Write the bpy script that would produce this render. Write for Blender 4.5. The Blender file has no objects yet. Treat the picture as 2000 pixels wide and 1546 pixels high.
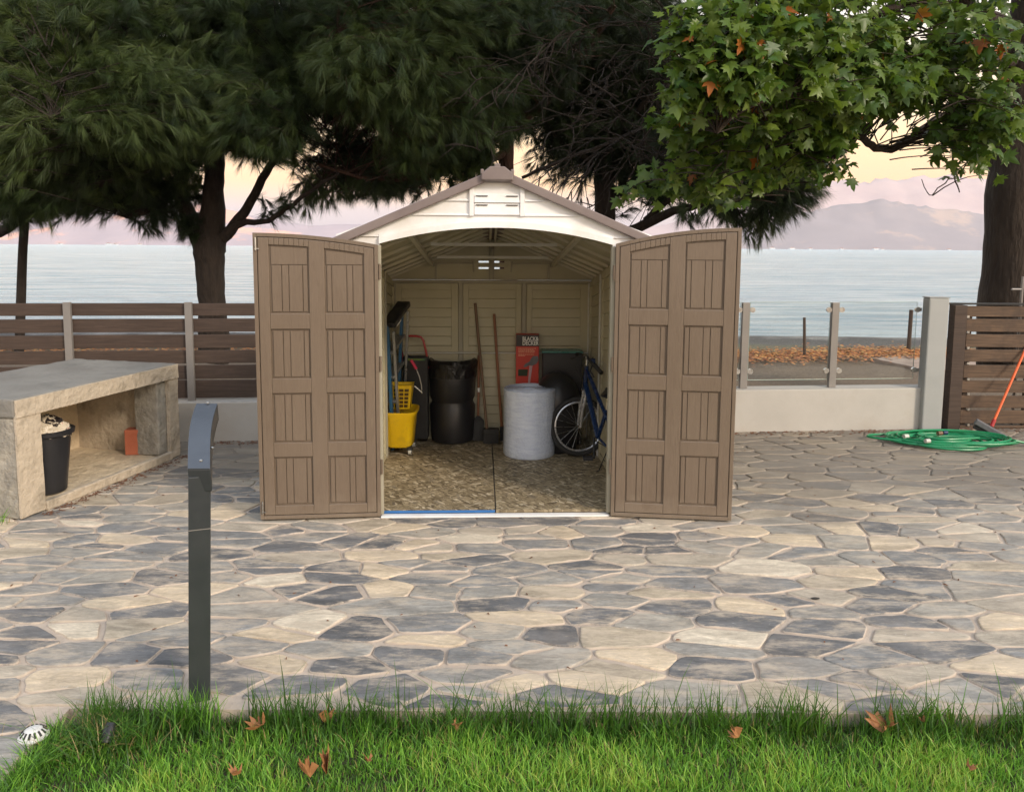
import bpy, math, random
import numpy as np
from mathutils import Vector, Matrix, noise
random.seed(7); RNG = np.random.default_rng(11)
sc = bpy.context.scene; COL = sc.collection
# ------------------------------------------------------------------ camera, sky, sun, exposure
F = 1500.; CX = 1000.; CY = 640.; PITCH = math.atan(158/1500); ROLL = math.radians(0.37); H = 1.65
cam = bpy.data.cameras.new('camera'); camo = bpy.data.objects.new('camera', cam); COL.objects.link(camo)
cam.sensor_fit = 'HORIZONTAL'; cam.sensor_width = 36.; cam.lens = 36.*F/2000.; cam.shift_y = (CY-773.)/2000.
cam.clip_start = .05; cam.clip_end = 20000
camo.matrix_world = Matrix.Translation((0, 0, H)) @ Matrix.Rotation(math.radians(90)-PITCH, 4, 'X') @ Matrix.Rotation(ROLL, 4, 'Z')
sc.camera = camo
sc.view_settings.view_transform = 'Standard'; sc.view_settings.look = 'None'; sc.view_settings.exposure = 0.12; sc.view_settings.gamma = 1
sc.cycles.use_denoising = True; sc.cycles.max_bounces = 10; sc.cycles.diffuse_bounces = 5; sc.cycles.transparent_max_bounces = 16
sc.cycles.caustics_reflective = False; sc.cycles.caustics_refractive = False; sc.cycles.sample_clamp_indirect = 6
SUN_EL = math.radians(28); SUN_AZ = math.radians(132)      # azimuth clockwise from +Y
W = bpy.data.worlds.new('World'); sc.world = W; W.use_nodes = True
nt = W.node_tree; N = nt.nodes; L = nt.links
for n in list(N): N.remove(n)
out = N.new('ShaderNodeOutputWorld'); bg = N.new('ShaderNodeBackground'); L.new(bg.outputs[0], out.inputs[0])
sky = N.new('ShaderNodeTexSky'); sky.sky_type = 'NISHITA'; sky.sun_disc = False; sky.sun_elevation = SUN_EL; sky.sun_rotation = SUN_AZ
sky.dust_density = 3.0
bgs = N.new('ShaderNodeBackground'); bgs.inputs[1].default_value = 0.06; L.new(sky.outputs[0], bgs.inputs[0])
tc = N.new('ShaderNodeTexCoord'); sx = N.new('ShaderNodeSeparateXYZ'); L.new(tc.outputs['Generated'], sx.inputs[0])
cr = N.new('ShaderNodeValToRGB'); e = cr.color_ramp
stops = [(0.0, (.66, .58, .68)), (.045, (.86, .66, .66)), (.080, (1.45, .78, .24)), (.125, (1.5, .92, .34)), (.20, (1.3, 1.02, .66)), (.32, (1.1, 1.1, 1.08)), (1.0, (.80, .90, 1.06))]
e.elements[0].position = 0; e.elements[0].color = (*stops[0][1], 1); e.elements[1].position = 1; e.elements[1].color = (*stops[-1][1], 1)
for p, c in stops[1:-1]:
    q = e.elements.new(p); q.color = (*c, 1)
L.new(sx.outputs['Z'], cr.inputs[0]); L.new(cr.outputs[0], bg.inputs[0]); bg.inputs[1].default_value = 0.97
ad = N.new('ShaderNodeAddShader'); L.new(bg.outputs[0], ad.inputs[0]); L.new(bgs.outputs[0], ad.inputs[1]); L.new(ad.outputs[0], out.inputs[0])
sl = bpy.data.lights.new('sun', 'SUN'); sl.energy = 2.4; sl.angle = math.radians(10); sl.color = (1, .85, .68)
so = bpy.data.objects.new('sun', sl); COL.objects.link(so)
sd = Vector((math.sin(SUN_AZ)*math.cos(SUN_EL), math.cos(SUN_AZ)*math.cos(SUN_EL), math.sin(SUN_EL)))
so.rotation_euler = sd.to_track_quat('Z', 'Y').to_euler()

# ------------------------------------------------------------------ helpers
def ray(px, py):
    a = (px-CX)/F; b = -(py-CY)/F; c, s = math.cos(ROLL), math.sin(ROLL)
    x = a*c-b*s; y = a*s+b*c; cp, sp = math.cos(PITCH), math.sin(PITCH)
    return (x, cp+y*sp, -sp+y*cp)
def P(px, py, Y):
    d = ray(px, py); t = Y/d[1]; return Vector((d[0]*t, Y, H+d[2]*t))
def G(px, py, z=0.):
    d = ray(px, py); t = (z-H)/d[2]; return Vector((d[0]*t, d[1]*t, z))
ORG = {}
def tag(o, label=None, cat=None, group=None, kind=None):
    if label: o['label'] = label
    if cat: o['category'] = cat
    if group: o['group'] = group
    if kind: o['kind'] = kind
    return o
def thing(name, loc, label, cat, group=None, kind=None):
    o = bpy.data.objects.new(name, None); o.empty_display_size = .1; COL.objects.link(o); o.location = Vector(loc)
    ORG[o.name] = Vector(loc); return tag(o, label, cat, group, kind)
def link_mesh(me, name, m, parent=None, org=None):
    o = bpy.data.objects.new(name, me); COL.objects.link(o)
    if m: me.materials.append(m)
    if parent is not None:
        o.parent = parent; ORG[o.name] = ORG[parent.name]
    else:
        o.location = org; ORG[o.name] = Vector(org)
    return o
class MB:
    def __init__(s, xf=None): s.v = []; s.f = []; s.xf = xf
    def add(s, vs, fs):
        b = len(s.v); s.v += [Vector(v) for v in vs]; s.f += [tuple(i+b for i in f) for f in fs]; return s
    def hexa(s, p):   # 8 points: bottom 4 ccw, top 4 ccw
        return s.add(p, [(3, 2, 1, 0), (4, 5, 6, 7), (0, 1, 5, 4), (1, 2, 6, 5), (2, 3, 7, 6), (3, 0, 4, 7)])
    def box(s, x0, x1, y0, y1, z0, z1):
        return s.hexa([(x0, y0, z0), (x1, y0, z0), (x1, y1, z0), (x0, y1, z0), (x0, y0, z1), (x1, y0, z1), (x1, y1, z1), (x0, y1, z1)])
    def bar(s, p, q, w, h, up=(0, 0, 1)):
        p = Vector(p); q = Vector(q); d = (q-p).normalized(); a = d.cross(Vector(up)).normalized()*w/2; b = a.cross(d).normalized()*h/2
        return s.hexa([p-a-b, p+a-b, q+a-b, q-a-b, p-a+b, p+a+b, q+a+b, q-a+b])
    def tube(s, pts, rad, n=8, cap=True):
        pts = [Vector(p) for p in pts]
        if not hasattr(rad, '__len__'): rad = [rad]*len(pts)
        base = len(s.v); up = Vector((0, 0, 1)); pa = None
        for i, p in enumerate(pts):
            d = (pts[min(i+1, len(pts)-1)]-pts[max(i-1, 0)]).normalized()
            if pa is None:
                a = d.cross(up)
                if a.length < .05: a = d.cross(Vector((1, 0, 0)))
            else: a = pa-d*pa.dot(d)
            a.normalize(); pa = a; b = d.cross(a)
            for k in range(n):
                t = 2*math.pi*k/n; s.v.append(p+a*(math.cos(t)*rad[i])+b*(math.sin(t)*rad[i]))
        for i in range(len(pts)-1):
            for k in range(n):
                k2 = (k+1) % n; s.f.append((base+i*n+k, base+i*n+k2, base+(i+1)*n+k2, base+(i+1)*n+k))
        if cap:
            s.f.append(tuple(base+k for k in range(n))[::-1]); e = base+(len(pts)-1)*n; s.f.append(tuple(e+k for k in range(n)))
        return s
    def rings(s, rs, cap0=True, cap1=True):  # list of rings, equal counts
        n = len(rs[0]); b = len(s.v)
        for r in rs: s.v += [Vector(v) for v in r]
        for i in range(len(rs)-1):
            for k in range(n):
                k2 = (k+1) % n; s.f.append((b+i*n+k, b+i*n+k2, b+(i+1)*n+k2, b+(i+1)*n+k))
        if cap0: s.f.append(tuple(b+k for k in range(n))[::-1])
        if cap1: e = b+(len(rs)-1)*n; s.f.append(tuple(e+k for k in range(n)))
        return s
    def lathe(s, c, prof, n=40, cap0=True, cap1=True, wob=None):
        rs = []
        for (r, z) in prof:
            rs.append([(c[0]+(r+(wob(k/n, z) if wob else 0))*math.cos(2*math.pi*k/n), c[1]+(r+(wob(k/n, z) if wob else 0))*math.sin(2*math.pi*k/n), c[2]+z) for k in range(n)])
        return s.rings(rs, cap0, cap1)
    def prism(s, poly, fn, d0, d1):  # poly (a,b) ccw; fn(a,b,d)->xyz
        return s.rings([[fn(a, b, d0) for a, b in poly], [fn(a, b, d1) for a, b in poly]])
    def build(s, name, m, parent=None, org=None, bevel=0, smooth=False, seg=2):
        vs = s.v
        if s.xf is not None: vs = [s.xf @ v for v in vs]
        if parent is not None: o0 = ORG[parent.name]
        else:
            if org is None:
                lo = Vector((sum(v.x for v in vs)/len(vs), sum(v.y for v in vs)/len(vs), min(v.z for v in vs))); org = lo
            o0 = Vector(org)
        me = bpy.data.meshes.new(name); me.from_pydata([tuple(v-o0) for v in vs], [], s.f); me.update()
        import bmesh
        bm = bmesh.new(); bm.from_mesh(me); bmesh.ops.recalc_face_normals(bm, faces=bm.faces[:]); bm.to_mesh(me); bm.free()
        o = link_mesh(me, name, m, parent, o0)
        if smooth:
            for p in me.polygons: p.use_smooth = True
            md = o.modifiers.new('es', 'EDGE_SPLIT'); md.split_angle = math.radians(35)
        if bevel:
            md = o.modifiers.new('bv', 'BEVEL'); md.width = bevel; md.segments = seg; md.limit_method = 'ANGLE'; md.angle_limit = math.radians(40)
            md.use_clamp_overlap = True
        return o
def npmesh(name, verts, tris, m, parent=None, org=(0, 0, 0), attrs=None, smooth=False):
    o0 = np.array(ORG[parent.name] if parent is not None else org, float)
    v = (verts-o0).astype(np.float32); t = tris.astype(np.int32)
    me = bpy.data.meshes.new(name); me.vertices.add(len(v)); me.vertices.foreach_set('co', v.ravel())
    k = t.shape[1]; me.loops.add(t.size); me.loops.foreach_set('vertex_index', t.ravel())
    me.polygons.add(len(t)); me.polygons.foreach_set('loop_start', np.arange(0, t.size, k, dtype=np.int32))
    try: me.polygons.foreach_set('loop_total', np.full(len(t), k, dtype=np.int32))
    except Exception: pass
    for an, av in (attrs or {}).items():
        at = me.attributes.new(an, 'FLOAT', 'POINT'); at.data.foreach_set('value', av.astype(np.float32))
    me.update(calc_edges=True); me.validate()
    if smooth: me.polygons.foreach_set('use_smooth', np.ones(len(t), bool))
    return link_mesh(me, name, m, parent, Vector(o0))
class NT:
    def __init__(s, name):
        s.m = bpy.data.materials.new(name); s.m.use_nodes = True; s.t = s.m.node_tree; s.n = s.t.nodes; s.l = s.t.links
        s.p = s.n['Principled BSDF']; s.o = s.n['Material Output']
        s.tc = s.n.new('ShaderNodeTexCoord')
    def co(s, scale=(1, 1, 1), src='Object', off=None, rot=(0, 0, 0)):
        mp = s.n.new('ShaderNodeMapping'); mp.inputs['Scale'].default_value = scale; mp.inputs['Rotation'].default_value = rot
        s.l.new(s.tc.outputs[src], mp.inputs[0])
        if off is not None: s.l.new(off, mp.inputs['Location'])
        return mp.outputs[0]
    def noise(s, vec, scale, detail=5, rough=.55, dist=0):
        n = s.n.new('ShaderNodeTexNoise'); n.inputs['Scale'].default_value = scale; n.inputs['Detail'].default_value = detail
        n.inputs['Roughness'].default_value = rough; n.inputs['Distortion'].default_value = dist; s.l.new(vec, n.inputs['Vector']); return n.outputs[0]
    def vor(s, vec, scale, feat='F1', out='Distance', rnd=1):
        n = s.n.new('ShaderNodeTexVoronoi'); n.feature = feat; n.inputs['Scale'].default_value = scale; n.inputs['Randomness'].default_value = rnd
        s.l.new(vec, n.inputs['Vector']); return n.outputs[out]
    def ramp(s, fac, stops, interp='LINEAR'):
        n = s.n.new('ShaderNodeValToRGB'); e = n.color_ramp; e.interpolation = interp
        while len(e.elements) < len(stops): e.elements.new(.5)
        for q, (p, c) in zip(e.elements, stops):
            q.position = p; q.color = (*c, 1) if hasattr(c, '__len__') else (c, c, c, 1)
        s.l.new(fac, n.inputs[0]); return n.outputs[0]
    def mix(s, fac, a, b, mode='MIX'):
        n = s.n.new('ShaderNodeMix'); n.data_type = 'RGBA'; n.blend_type = mode
        for k_, val in ((0, fac), (6, a), (7, b)):
            sock = n.inputs[k_]
            if isinstance(val, (int, float)): sock.default_value = val if k_ == 0 else (val, val, val, 1)
            elif isinstance(val, tuple): sock.default_value = (*val, 1)
            else: s.l.new(val, sock)
        return n.outputs[2]
    def math(s, op, a, b=None):
        n = s.n.new('ShaderNodeMath'); n.operation = op
        for i, v in enumerate((a, b)):
            if v is None: continue
            if isinstance(v, (int, float)): n.inputs[i].default_value = v
            else: s.l.new(v, n.inputs[i])
        return n.outputs[0]
    def attr(s, name):
        n = s.n.new('ShaderNodeAttribute'); n.attribute_name = name; return n.outputs['Fac']
    def bump(s, h, strength=.3, dist=.01, normal=None):
        n = s.n.new('ShaderNodeBump'); n.inputs['Strength'].default_value = strength; n.inputs['Distance'].default_value = dist
        s.l.new(h, n.inputs['Height'])
        if normal is not None: s.l.new(normal, n.inputs['Normal'])
        s.l.new(n.outputs[0], s.p.inputs['Normal']); return n.outputs[0]
    def base(s, c):
        if isinstance(c, tuple): s.p.inputs['Base Color'].default_value = (*c, 1)
        else: s.l.new(c, s.p.inputs['Base Color'])
    def set(s, rough=None, metal=None, spec=None):
        if rough is not None: s.p.inputs['Roughness'].default_value = rough
        if metal is not None: s.p.inputs['Metallic'].default_value = metal
        if spec is not None: s.p.inputs['Specular IOR Level'].default_value = spec
def mat(name, c1, c2=None, rough=.6, metal=0, scale=8, stretch=(1, 1, 1), bump=0, bscale=40, bd=.003, spec=None, dirt=None, dscale=3):
    s = NT(name); c2 = c2 or tuple(min(1, x*1.18) for x in c1)
    v = s.co(stretch); n = s.noise(v, scale, 6, .6)
    col = s.ramp(n, [(.3, c1), (.7, c2)])
    if dirt:
        col = s.mix(s.ramp(s.noise(s.co(), dscale, 7, .65), [(.48, 0), (.72, 1)]), col, dirt)
    s.base(col); s.set(rough, metal, spec)
    r = s.ramp(s.noise(v, scale*2.3, 4), [(.3, max(0, rough-.1)), (.7, min(1, rough+.1))]); s.l.new(r, s.p.inputs['Roughness'])
    if bump: s.bump(s.noise(v, bscale, 5), bump, bd)
    return s.m
def leafmat(name, stops, trans=.35, rough=.5):
    s = NT(name); col = s.ramp(s.attr('rnd'), stops); s.base(col); s.set(rough)
    t = s.n.new('ShaderNodeBsdfTranslucent'); s.l.new(s.mix(.5, col, (.2, .3, .02)), t.inputs[0])
    mx = s.n.new('ShaderNodeMixShader'); mx.inputs[0].default_value = trans
    s.l.new(s.p.outputs[0], mx.inputs[1]); s.l.new(t.outputs[0], mx.inputs[2]); s.l.new(mx.outputs[0], s.o.inputs[0]); return s.m

M = {}
M['white'] = mat('white_plastic', (.78, .78, .78), (.84, .84, .85), .45, scale=3, dirt=(.66, .63, .58), dscale=2.5)
M['beige'] = mat('beige_plastic', (.40, .37, .25), (.46, .425, .30), .5, scale=4, bump=.15, bscale=60)
M['beige_dark'] = mat('beige_trim', (.30, .28, .21), (.36, .335, .26), .5, scale=4)
M['rod'] = mat('pale_rod', (.50, .50, .46), None, .4)
M['rafter'] = mat('pale_rafter', (.50, .47, .36), (.56, .53, .42), .45)
M['roof'] = mat('roof_plastic', (.17, .135, .13), (.22, .18, .17), .6, scale=6, bump=.2, bscale=90)
def wood_door():
    s = NT('door_plastic'); v = s.co((14, 14, .8)); n = s.noise(v, 9, 8, .65, 1.5); w = s.noise(s.co((1, 1, .5)), 2.5, 3)
    s.base(s.mix(s.ramp(w, [(.35, 0), (.7, .35)]), s.ramp(n, [(.3, (.122, .089, .062)), (.7, (.172, .130, .094))]), (.195, .150, .112)))
    sp = s.n.new('ShaderNodeSeparateXYZ'); s.l.new(s.tc.outputs['Object'], sp.inputs[0]); du = s.math('ADD', sp.outputs[2], s.math('MULTIPLY', s.noise(s.co(), 9, 7, .7), .35))
    b_ = s.p.inputs['Base Color'].links[0].from_socket; b_ = s.mix(s.ramp(du, [(.12, .45), (.33, 0)]), b_, (.27, .225, .175)); b_ = s.mix(s.ramp(s.noise(s.co((3, 3, 1)), 5, 9, .75), [(.60, 0), (.74, .35)]), b_, (.21, .17, .13)); s.base(b_)
    s.set(.36, spec=.65); s.bump(n, .55, .003); return s.m
M['door'] = wood_door()
def osb():
    s = NT('osb'); nz = s.n.new('ShaderNodeTexNoise'); nz.inputs['Scale'].default_value = 6; s.l.new(s.tc.outputs['Object'], nz.inputs['Vector'])
    cols = None
    for i, (rot, sc_, sd_) in enumerate(((.3, (16, 60, 9), 0), (1.3, (15, 52, 8), 3), (2.3, (18, 70, 10), 7), (-.5, (13, 48, 6), 11), (.9, (20, 70, 9), 5))):
        m0 = s.n.new('ShaderNodeMapping'); m0.inputs['Rotation'].default_value = (0, 0, rot); s.l.new(s.tc.outputs['Object'], m0.inputs[0])
        mp = s.n.new('ShaderNodeMapping'); mp.inputs['Scale'].default_value = sc_; mp.inputs['Location'].default_value = (sd_, sd_*2, 0); s.l.new(m0.outputs[0], mp.inputs[0])
        n = s.n.new('ShaderNodeTexVoronoi'); n.inputs['Scale'].default_value = 1.; s.l.new(mp.outputs[0], n.inputs['Vector'])
        sp = s.n.new('ShaderNodeSeparateColor'); s.l.new(n.outputs['Color'], sp.inputs[0])
        c = s.ramp(sp.outputs[0], [(0, (.10, .075, .045)), (.22, (.19, .15, .09)), (.65, (.29, .235, .145)), (.85, (.40, .33, .22)), (.93, (.62, .54, .40)), (1, (.05, .035, .02))])
        cols = c if cols is None else s.mix(s.ramp(sp.outputs[1], [(.55, 0), (.6, 1)]), cols, c)
    s.base(cols); s.set(.65); s.bump(s.noise(s.co(), 60, 4), .3, .002); return s.m
M['osb'] = osb()
M['blue'] = mat('blue_film', (.03, .13, .34), None, .4)
M['ochre_bounce'] = mat('bounce_ochre_render', (.60, .49, .34), (.74, .62, .45), .9, scale=5, bump=1, bscale=18, bd=.02, dirt=(.38, .31, .22), dscale=5)  # paler ochre copy, bounce light under the bench put into the colour
M['conc'] = mat('concrete_render', (.24, .225, .195), (.42, .39, .33), .9, scale=6, bump=1, bscale=22, bd=.02, dirt=(.17, .16, .14), dscale=4)
M['conc_top'] = mat('concrete_top', (.17, .165, .15), (.27, .26, .235), .9, scale=6, bump=.9, bscale=30, bd=.01, dirt=(.16, .15, .135), dscale=3)
M['conc_lit_ochre'] = mat('lit_ochre_render', (.43, .365, .28), (.58, .50, .395), .9, scale=5, bump=1, bscale=18, bd=.02, dirt=(.235, .20, .15), dscale=5)  # warm light on the bench's open side put into the colour
M['wallw'] = mat('white_wall', (.42, .405, .375), (.50, .485, .45), .85, scale=2, bump=.25, bscale=50, dirt=(.40, .36, .31), dscale=1.3)
M['pillar'] = mat('grey_pillar', (.33, .345, .34), (.38, .39, .385), .8, scale=3, bump=.2, bscale=60)
M['board'] = mat('dark_timber', (.040, .025, .018), (.080, .052, .038), .7, scale=3, stretch=(1, 6, 22), bump=.5, bscale=8, bd=.004, dirt=(.05, .032, .024), dscale=5)
M['board_warm'] = mat('brown_timber', (.05, .030, .018), (.15, .092, .055), .7, scale=3, stretch=(1, 6, 22), bump=.5, bscale=8, bd=.004, dirt=(.045, .028, .02), dscale=4)
M['gpost'] = mat('grey_post', (.22, .205, .195), (.26, .245, .23), .45, metal=.2, scale=5)
M['steel'] = mat('steel', (.55, .55, .53), None, .3, metal=1)
M['anth'] = mat('anthracite_paint', (.030, .035, .038), (.036, .042, .046), .38, scale=6, bump=.05, bscale=120)
M['anth_skylit'] = mat('anthracite_skylit', (.042, .054, .074), (.05, .064, .086), .45, scale=6, spec=.8)  # bluish sky light on the top bar put into the paint colour
M['black'] = mat('black_plastic', (.014, .014, .016), (.02, .02, .023), .38, scale=5)
M['blackm'] = mat('black_matt', (.02, .02, .02), (.03, .03, .03), .75, scale=5)
M['bag'] = mat('bin_bag', (.008, .008, .009), (.012, .012, .014), .18, scale=5, bump=.9, bscale=14, bd=.03)
M['yellow'] = mat('yellow_plastic', (.72, .46, .008), (.80, .54, .012), .35, scale=3, dirt=(.50, .32, .02), dscale=6)
M['red'] = mat('red_paint', (.34, .02, .02), None, .35)
M['redcard'] = mat('red_card', (.48, .035, .022), (.58, .05, .03), .5, scale=4)
M['cardblk'] = mat('black_card', (.03, .025, .025), None, .5)
M['wtext'] = mat('white_print', (.75, .74, .70), None, .5)
M['pink'] = mat('pink_grip', (.62, .04, .10), None, .4)
M['stick'] = mat('stick_wood', (.13, .075, .04), (.19, .11, .06), .5, scale=3, stretch=(20, 20, 2))
M['stick2'] = mat('reddish_stick', (.22, .09, .045), (.28, .13, .07), .5, scale=3, stretch=(20, 20, 2))
M['brick'] = mat('terracotta', (.36, .10, .05), (.45, .14, .075), .85, scale=9, bump=.5, bscale=50)
M['ladderb'] = mat('blue_fibreglass', (.02, .085, .17), (.03, .11, .21), .4, scale=4)
M['ladderg'] = mat('grey_aluminium', (.32, .32, .31), None, .35, metal=.7)
M['hose'] = mat('green_hose', (.004, .17, .065), (.008, .26, .10), .35, scale=4)
M['orange'] = mat('orange_paint', (.75, .13, .035), None, .4)
M['grey'] = mat('mid_grey', (.11, .11, .12), (.16, .16, .17), .6, scale=20, bump=.3)
M['rubber'] = mat('tyre_rubber', (.018, .018, .018), None, .7)
M['bikeblue'] = mat('bike_blue', (.006, .022, .075), None, .25)
M['silver'] = mat('silver_paint', (.45, .46, .48), None, .25, metal=.6)
M['whitepl'] = mat('drain_white', (.62, .62, .60), (.72, .72, .70), .5, scale=10, dirt=(.4, .38, .34), dscale=20)
M['bark'] = mat('bark', (.013, .009, .007), (.034, .024, .018), .95, scale=7, stretch=(2, 2, .6), bump=1, bscale=14, bd=.03)
M['bark_red'] = mat('reddish_bark', (.035, .016, .010), (.075, .038, .026), .95, scale=7, stretch=(2, 2, .6), bump=1, bscale=14, bd=.03)
M['bark_plane'] = mat('plane_bark', (.026, .018, .013), (.055, .040, .029), .95, scale=6, stretch=(2, 2, .5), bump=1, bscale=12, bd=.03)
M['twig'] = mat('twig_grey', (.13, .10, .085), (.19, .155, .13), .9, scale=9)
M['soil'] = mat('soil', (.035, .03, .015), (.07, .06, .03), .95, scale=20, bump=1, bscale=60, bd=.01)

def P0(): return None
# ------------------------------------------------------------------ setting: ground, patio, beach, sea, hills
def smoothn(x, y, s, seed=0): return noise.noise(Vector((x*s+seed*7.3, y*s-seed*3.1, seed*1.7)))
# beach and land (one sheet from the lawn to the sea bed)
def beach():
    xs = np.concatenate([np.linspace(-400, -20, 16)[:-1], np.linspace(-20, 24, 100), np.linspace(24, 400, 16)[1:]])
    ys = np.concatenate([np.linspace(-60, 0, 8)[:-1], np.linspace(0, 20, 130), np.linspace(20, 60, 6)[1:]])
    V = []
    for y in ys:
        for x in xs:
            z = -.075
            if y > 7.4:
                z = -.02+.03*smoothn(x, y, .7)+.012*smoothn(x, y, 4)
                shore = 14.55+.25*smoothn(x, 0, .35, 3)+.12*smoothn(x, 0, 1.7, 4)-.02*(x-5)
                berm = .05*math.exp(-((y-(shore-.5))/.35)**2); z += berm
                if y > shore: z -= (y-shore)*.5
                if y > 17: z = -1.4
            V.append((x, y, z))
    nx = len(xs); Fc = [(j*nx+i, j*nx+i+1, (j+1)*nx+i+1, (j+1)*nx+i) for j in range(len(ys)-1) for i in range(nx-1)]
    s = NT('beach_ground'); sp = s.n.new('ShaderNodeSeparateXYZ'); s.l.new(s.tc.outputs['Object'], sp.inputs[0])
    wob = s.math('MULTIPLY', s.math('SUBTRACT', s.noise(s.co(), .9, 6), .5), 1.6); yy = s.math('ADD', sp.outputs[1], wob)
    fac = s.math('DIVIDE', yy, 20)
    zone = s.ramp(fac, [(.36, (.155, .115, .075)), (.54, (.165, .12, .078)), (.58, (.17, .11, .06)), (.63, (.14, .125, .065)), (.66, (.12, .115, .075)), (.672, (.10, .095, .085)), (.70, (.09, .085, .08)), (.715, (.26, .25, .23)), (.722, (.10, .095, .088)), (.80, (.11, .105, .10))])
    g = s.ramp(s.noise(s.co(), 30, 8, .7), [(.3, .55), (.7, 1.35)])
    s.base(s.mix(1., zone, g, 'MULTIPLY')); s.set(.9); s.bump(s.noise(s.co(), 45, 6, .7), .8, .03)
    tag(npmesh('ground', np.array(V), np.array(Fc), s.m), 'dark beach ground running from the garden wall down to the water', 'ground', kind='structure')
beach()
def sea():
    s = NT('sea_water'); s.base((.10, .27, .30)); s.set(.18)
    a = s.noise(s.co((.5, 1.8, 1)), 1.1, 9, .66, .4); b = s.noise(s.co((.06, .30, 1)), 1.0, 8, .68)
    h = s.math('ADD', a, s.math('MULTIPLY', b, 4.5)); s.bump(h, 1., 1.1); s.p.inputs['IOR'].default_value = 1.33
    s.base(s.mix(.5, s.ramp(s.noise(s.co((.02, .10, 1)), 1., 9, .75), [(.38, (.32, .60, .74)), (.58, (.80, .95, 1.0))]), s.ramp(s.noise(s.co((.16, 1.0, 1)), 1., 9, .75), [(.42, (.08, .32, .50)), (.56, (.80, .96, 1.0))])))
    me = MB(); me.add([(-9000, 14, -.22), (9000, 14, -.22), (9000, 2600, -.22), (-9000, 2600, -.22)], [(0, 1, 2, 3)])
    tag(me.build('sea', s.m, org=(0, 14, -.22)), 'calm pale blue water reaching to the far hills', 'sea', kind='structure')
sea()
def hill(name, D, prof, label, c1, c2, sunlit_rocks=None, seed=0, depth=700, base=-.5):
    cols = []; pxs = np.linspace(prof[0][0], prof[-1][0], 170); hs = np.interp(pxs, [p[0] for p in prof], [p[1] for p in prof])
    V = []; rows = 26
    for j in range(rows):
        t = j/(rows-1)
        for px, py in zip(pxs, hs):
            top = P(px, py, D); x = top.x; zt = max(top.z, 2)
            if t <= .6: u = t/.6; y = D-depth*(1-u); z = zt*(u**1.25)
            else: u = (t-.6)/.4; y = D+depth*u*.8; z = zt*(1-u)
            n = noise.noise(Vector((x*.004+seed, y*.006, 0)))+.5*noise.noise(Vector((x*.012+seed, y*.014, 1)))+.25*noise.noise(Vector((x*.04+seed, y*.03, 2)))
            z = z*(1+.16*n*(1-abs(t-.6)))+(3*n if t == .6 else 0)*0
            V.append((x*(y/D)*.5+x*.5, y, z if 0 < t < 1 else -6))
    n = len(pxs); Fc = [(j*n+i, j*n+i+1, (j+1)*n+i+1, (j+1)*n+i) for j in range(rows-1) for i in range(n-1)]
    s = NT(name+'_hazed_rock'); col = s.ramp(s.noise(s.co(), .008, 8, .65), [(.35, c1), (.65, c2)])  # hill colours carry part of the distance haze
    if sunlit_rocks: col = s.mix(s.ramp(s.noise(s.co((1, 1, 2.2)), .0055, 6, .6), [(.56, 0), (.64, 1)]), col, sunlit_rocks)  # patches put evening sunlight into the rock colour
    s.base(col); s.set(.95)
    tag(npmesh(name, np.array(V), np.array(Fc), s.m, org=(0, D, 0), smooth=True), label, 'hills', kind='structure')
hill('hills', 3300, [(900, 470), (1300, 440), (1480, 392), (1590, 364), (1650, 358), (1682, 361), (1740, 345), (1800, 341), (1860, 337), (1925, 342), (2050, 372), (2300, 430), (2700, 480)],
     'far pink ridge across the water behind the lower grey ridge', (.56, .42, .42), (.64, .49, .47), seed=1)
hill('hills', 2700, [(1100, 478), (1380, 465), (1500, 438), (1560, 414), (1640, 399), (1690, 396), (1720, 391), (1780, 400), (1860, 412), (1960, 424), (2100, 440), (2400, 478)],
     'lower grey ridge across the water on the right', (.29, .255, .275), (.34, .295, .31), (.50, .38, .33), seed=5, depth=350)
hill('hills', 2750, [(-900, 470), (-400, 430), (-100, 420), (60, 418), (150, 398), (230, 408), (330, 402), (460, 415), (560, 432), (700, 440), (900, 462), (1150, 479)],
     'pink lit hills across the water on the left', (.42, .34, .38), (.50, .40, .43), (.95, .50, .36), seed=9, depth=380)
# far shore houses
hs0 = None
for i, (px, kind) in enumerate([(92, 0), (190, 1), (204, 0), (252, 0), (1528, 1), (1568, 1), (1605, 0), (1668, 0), (1737, 1), (1750, 0), (1885, 0)]):
    D = 2330 if px > 1000 else 2350; c = P(px, 0, D); x = c.x; w = 4.5+3*kind; d = 6; h = 3+1.2*kind; z0 = .2
    r = thing('shore_house', (x, D, z0), 'tiny pale house on the far shore, one dot in the row along the water', 'house', 'houses along the far shore')
    MB().box(x-w, x+w, D-d, D+d, z0-4, z0+h).build('wall', M['white'], r)
    MB().prism([(-w-.6, h), (w+.6, h), (0, h+1.6)], lambda a, b, dd: (x+a, D+dd, z0+b+.05), -d-1, d+1).build('roof', M['brick'], r)

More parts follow.
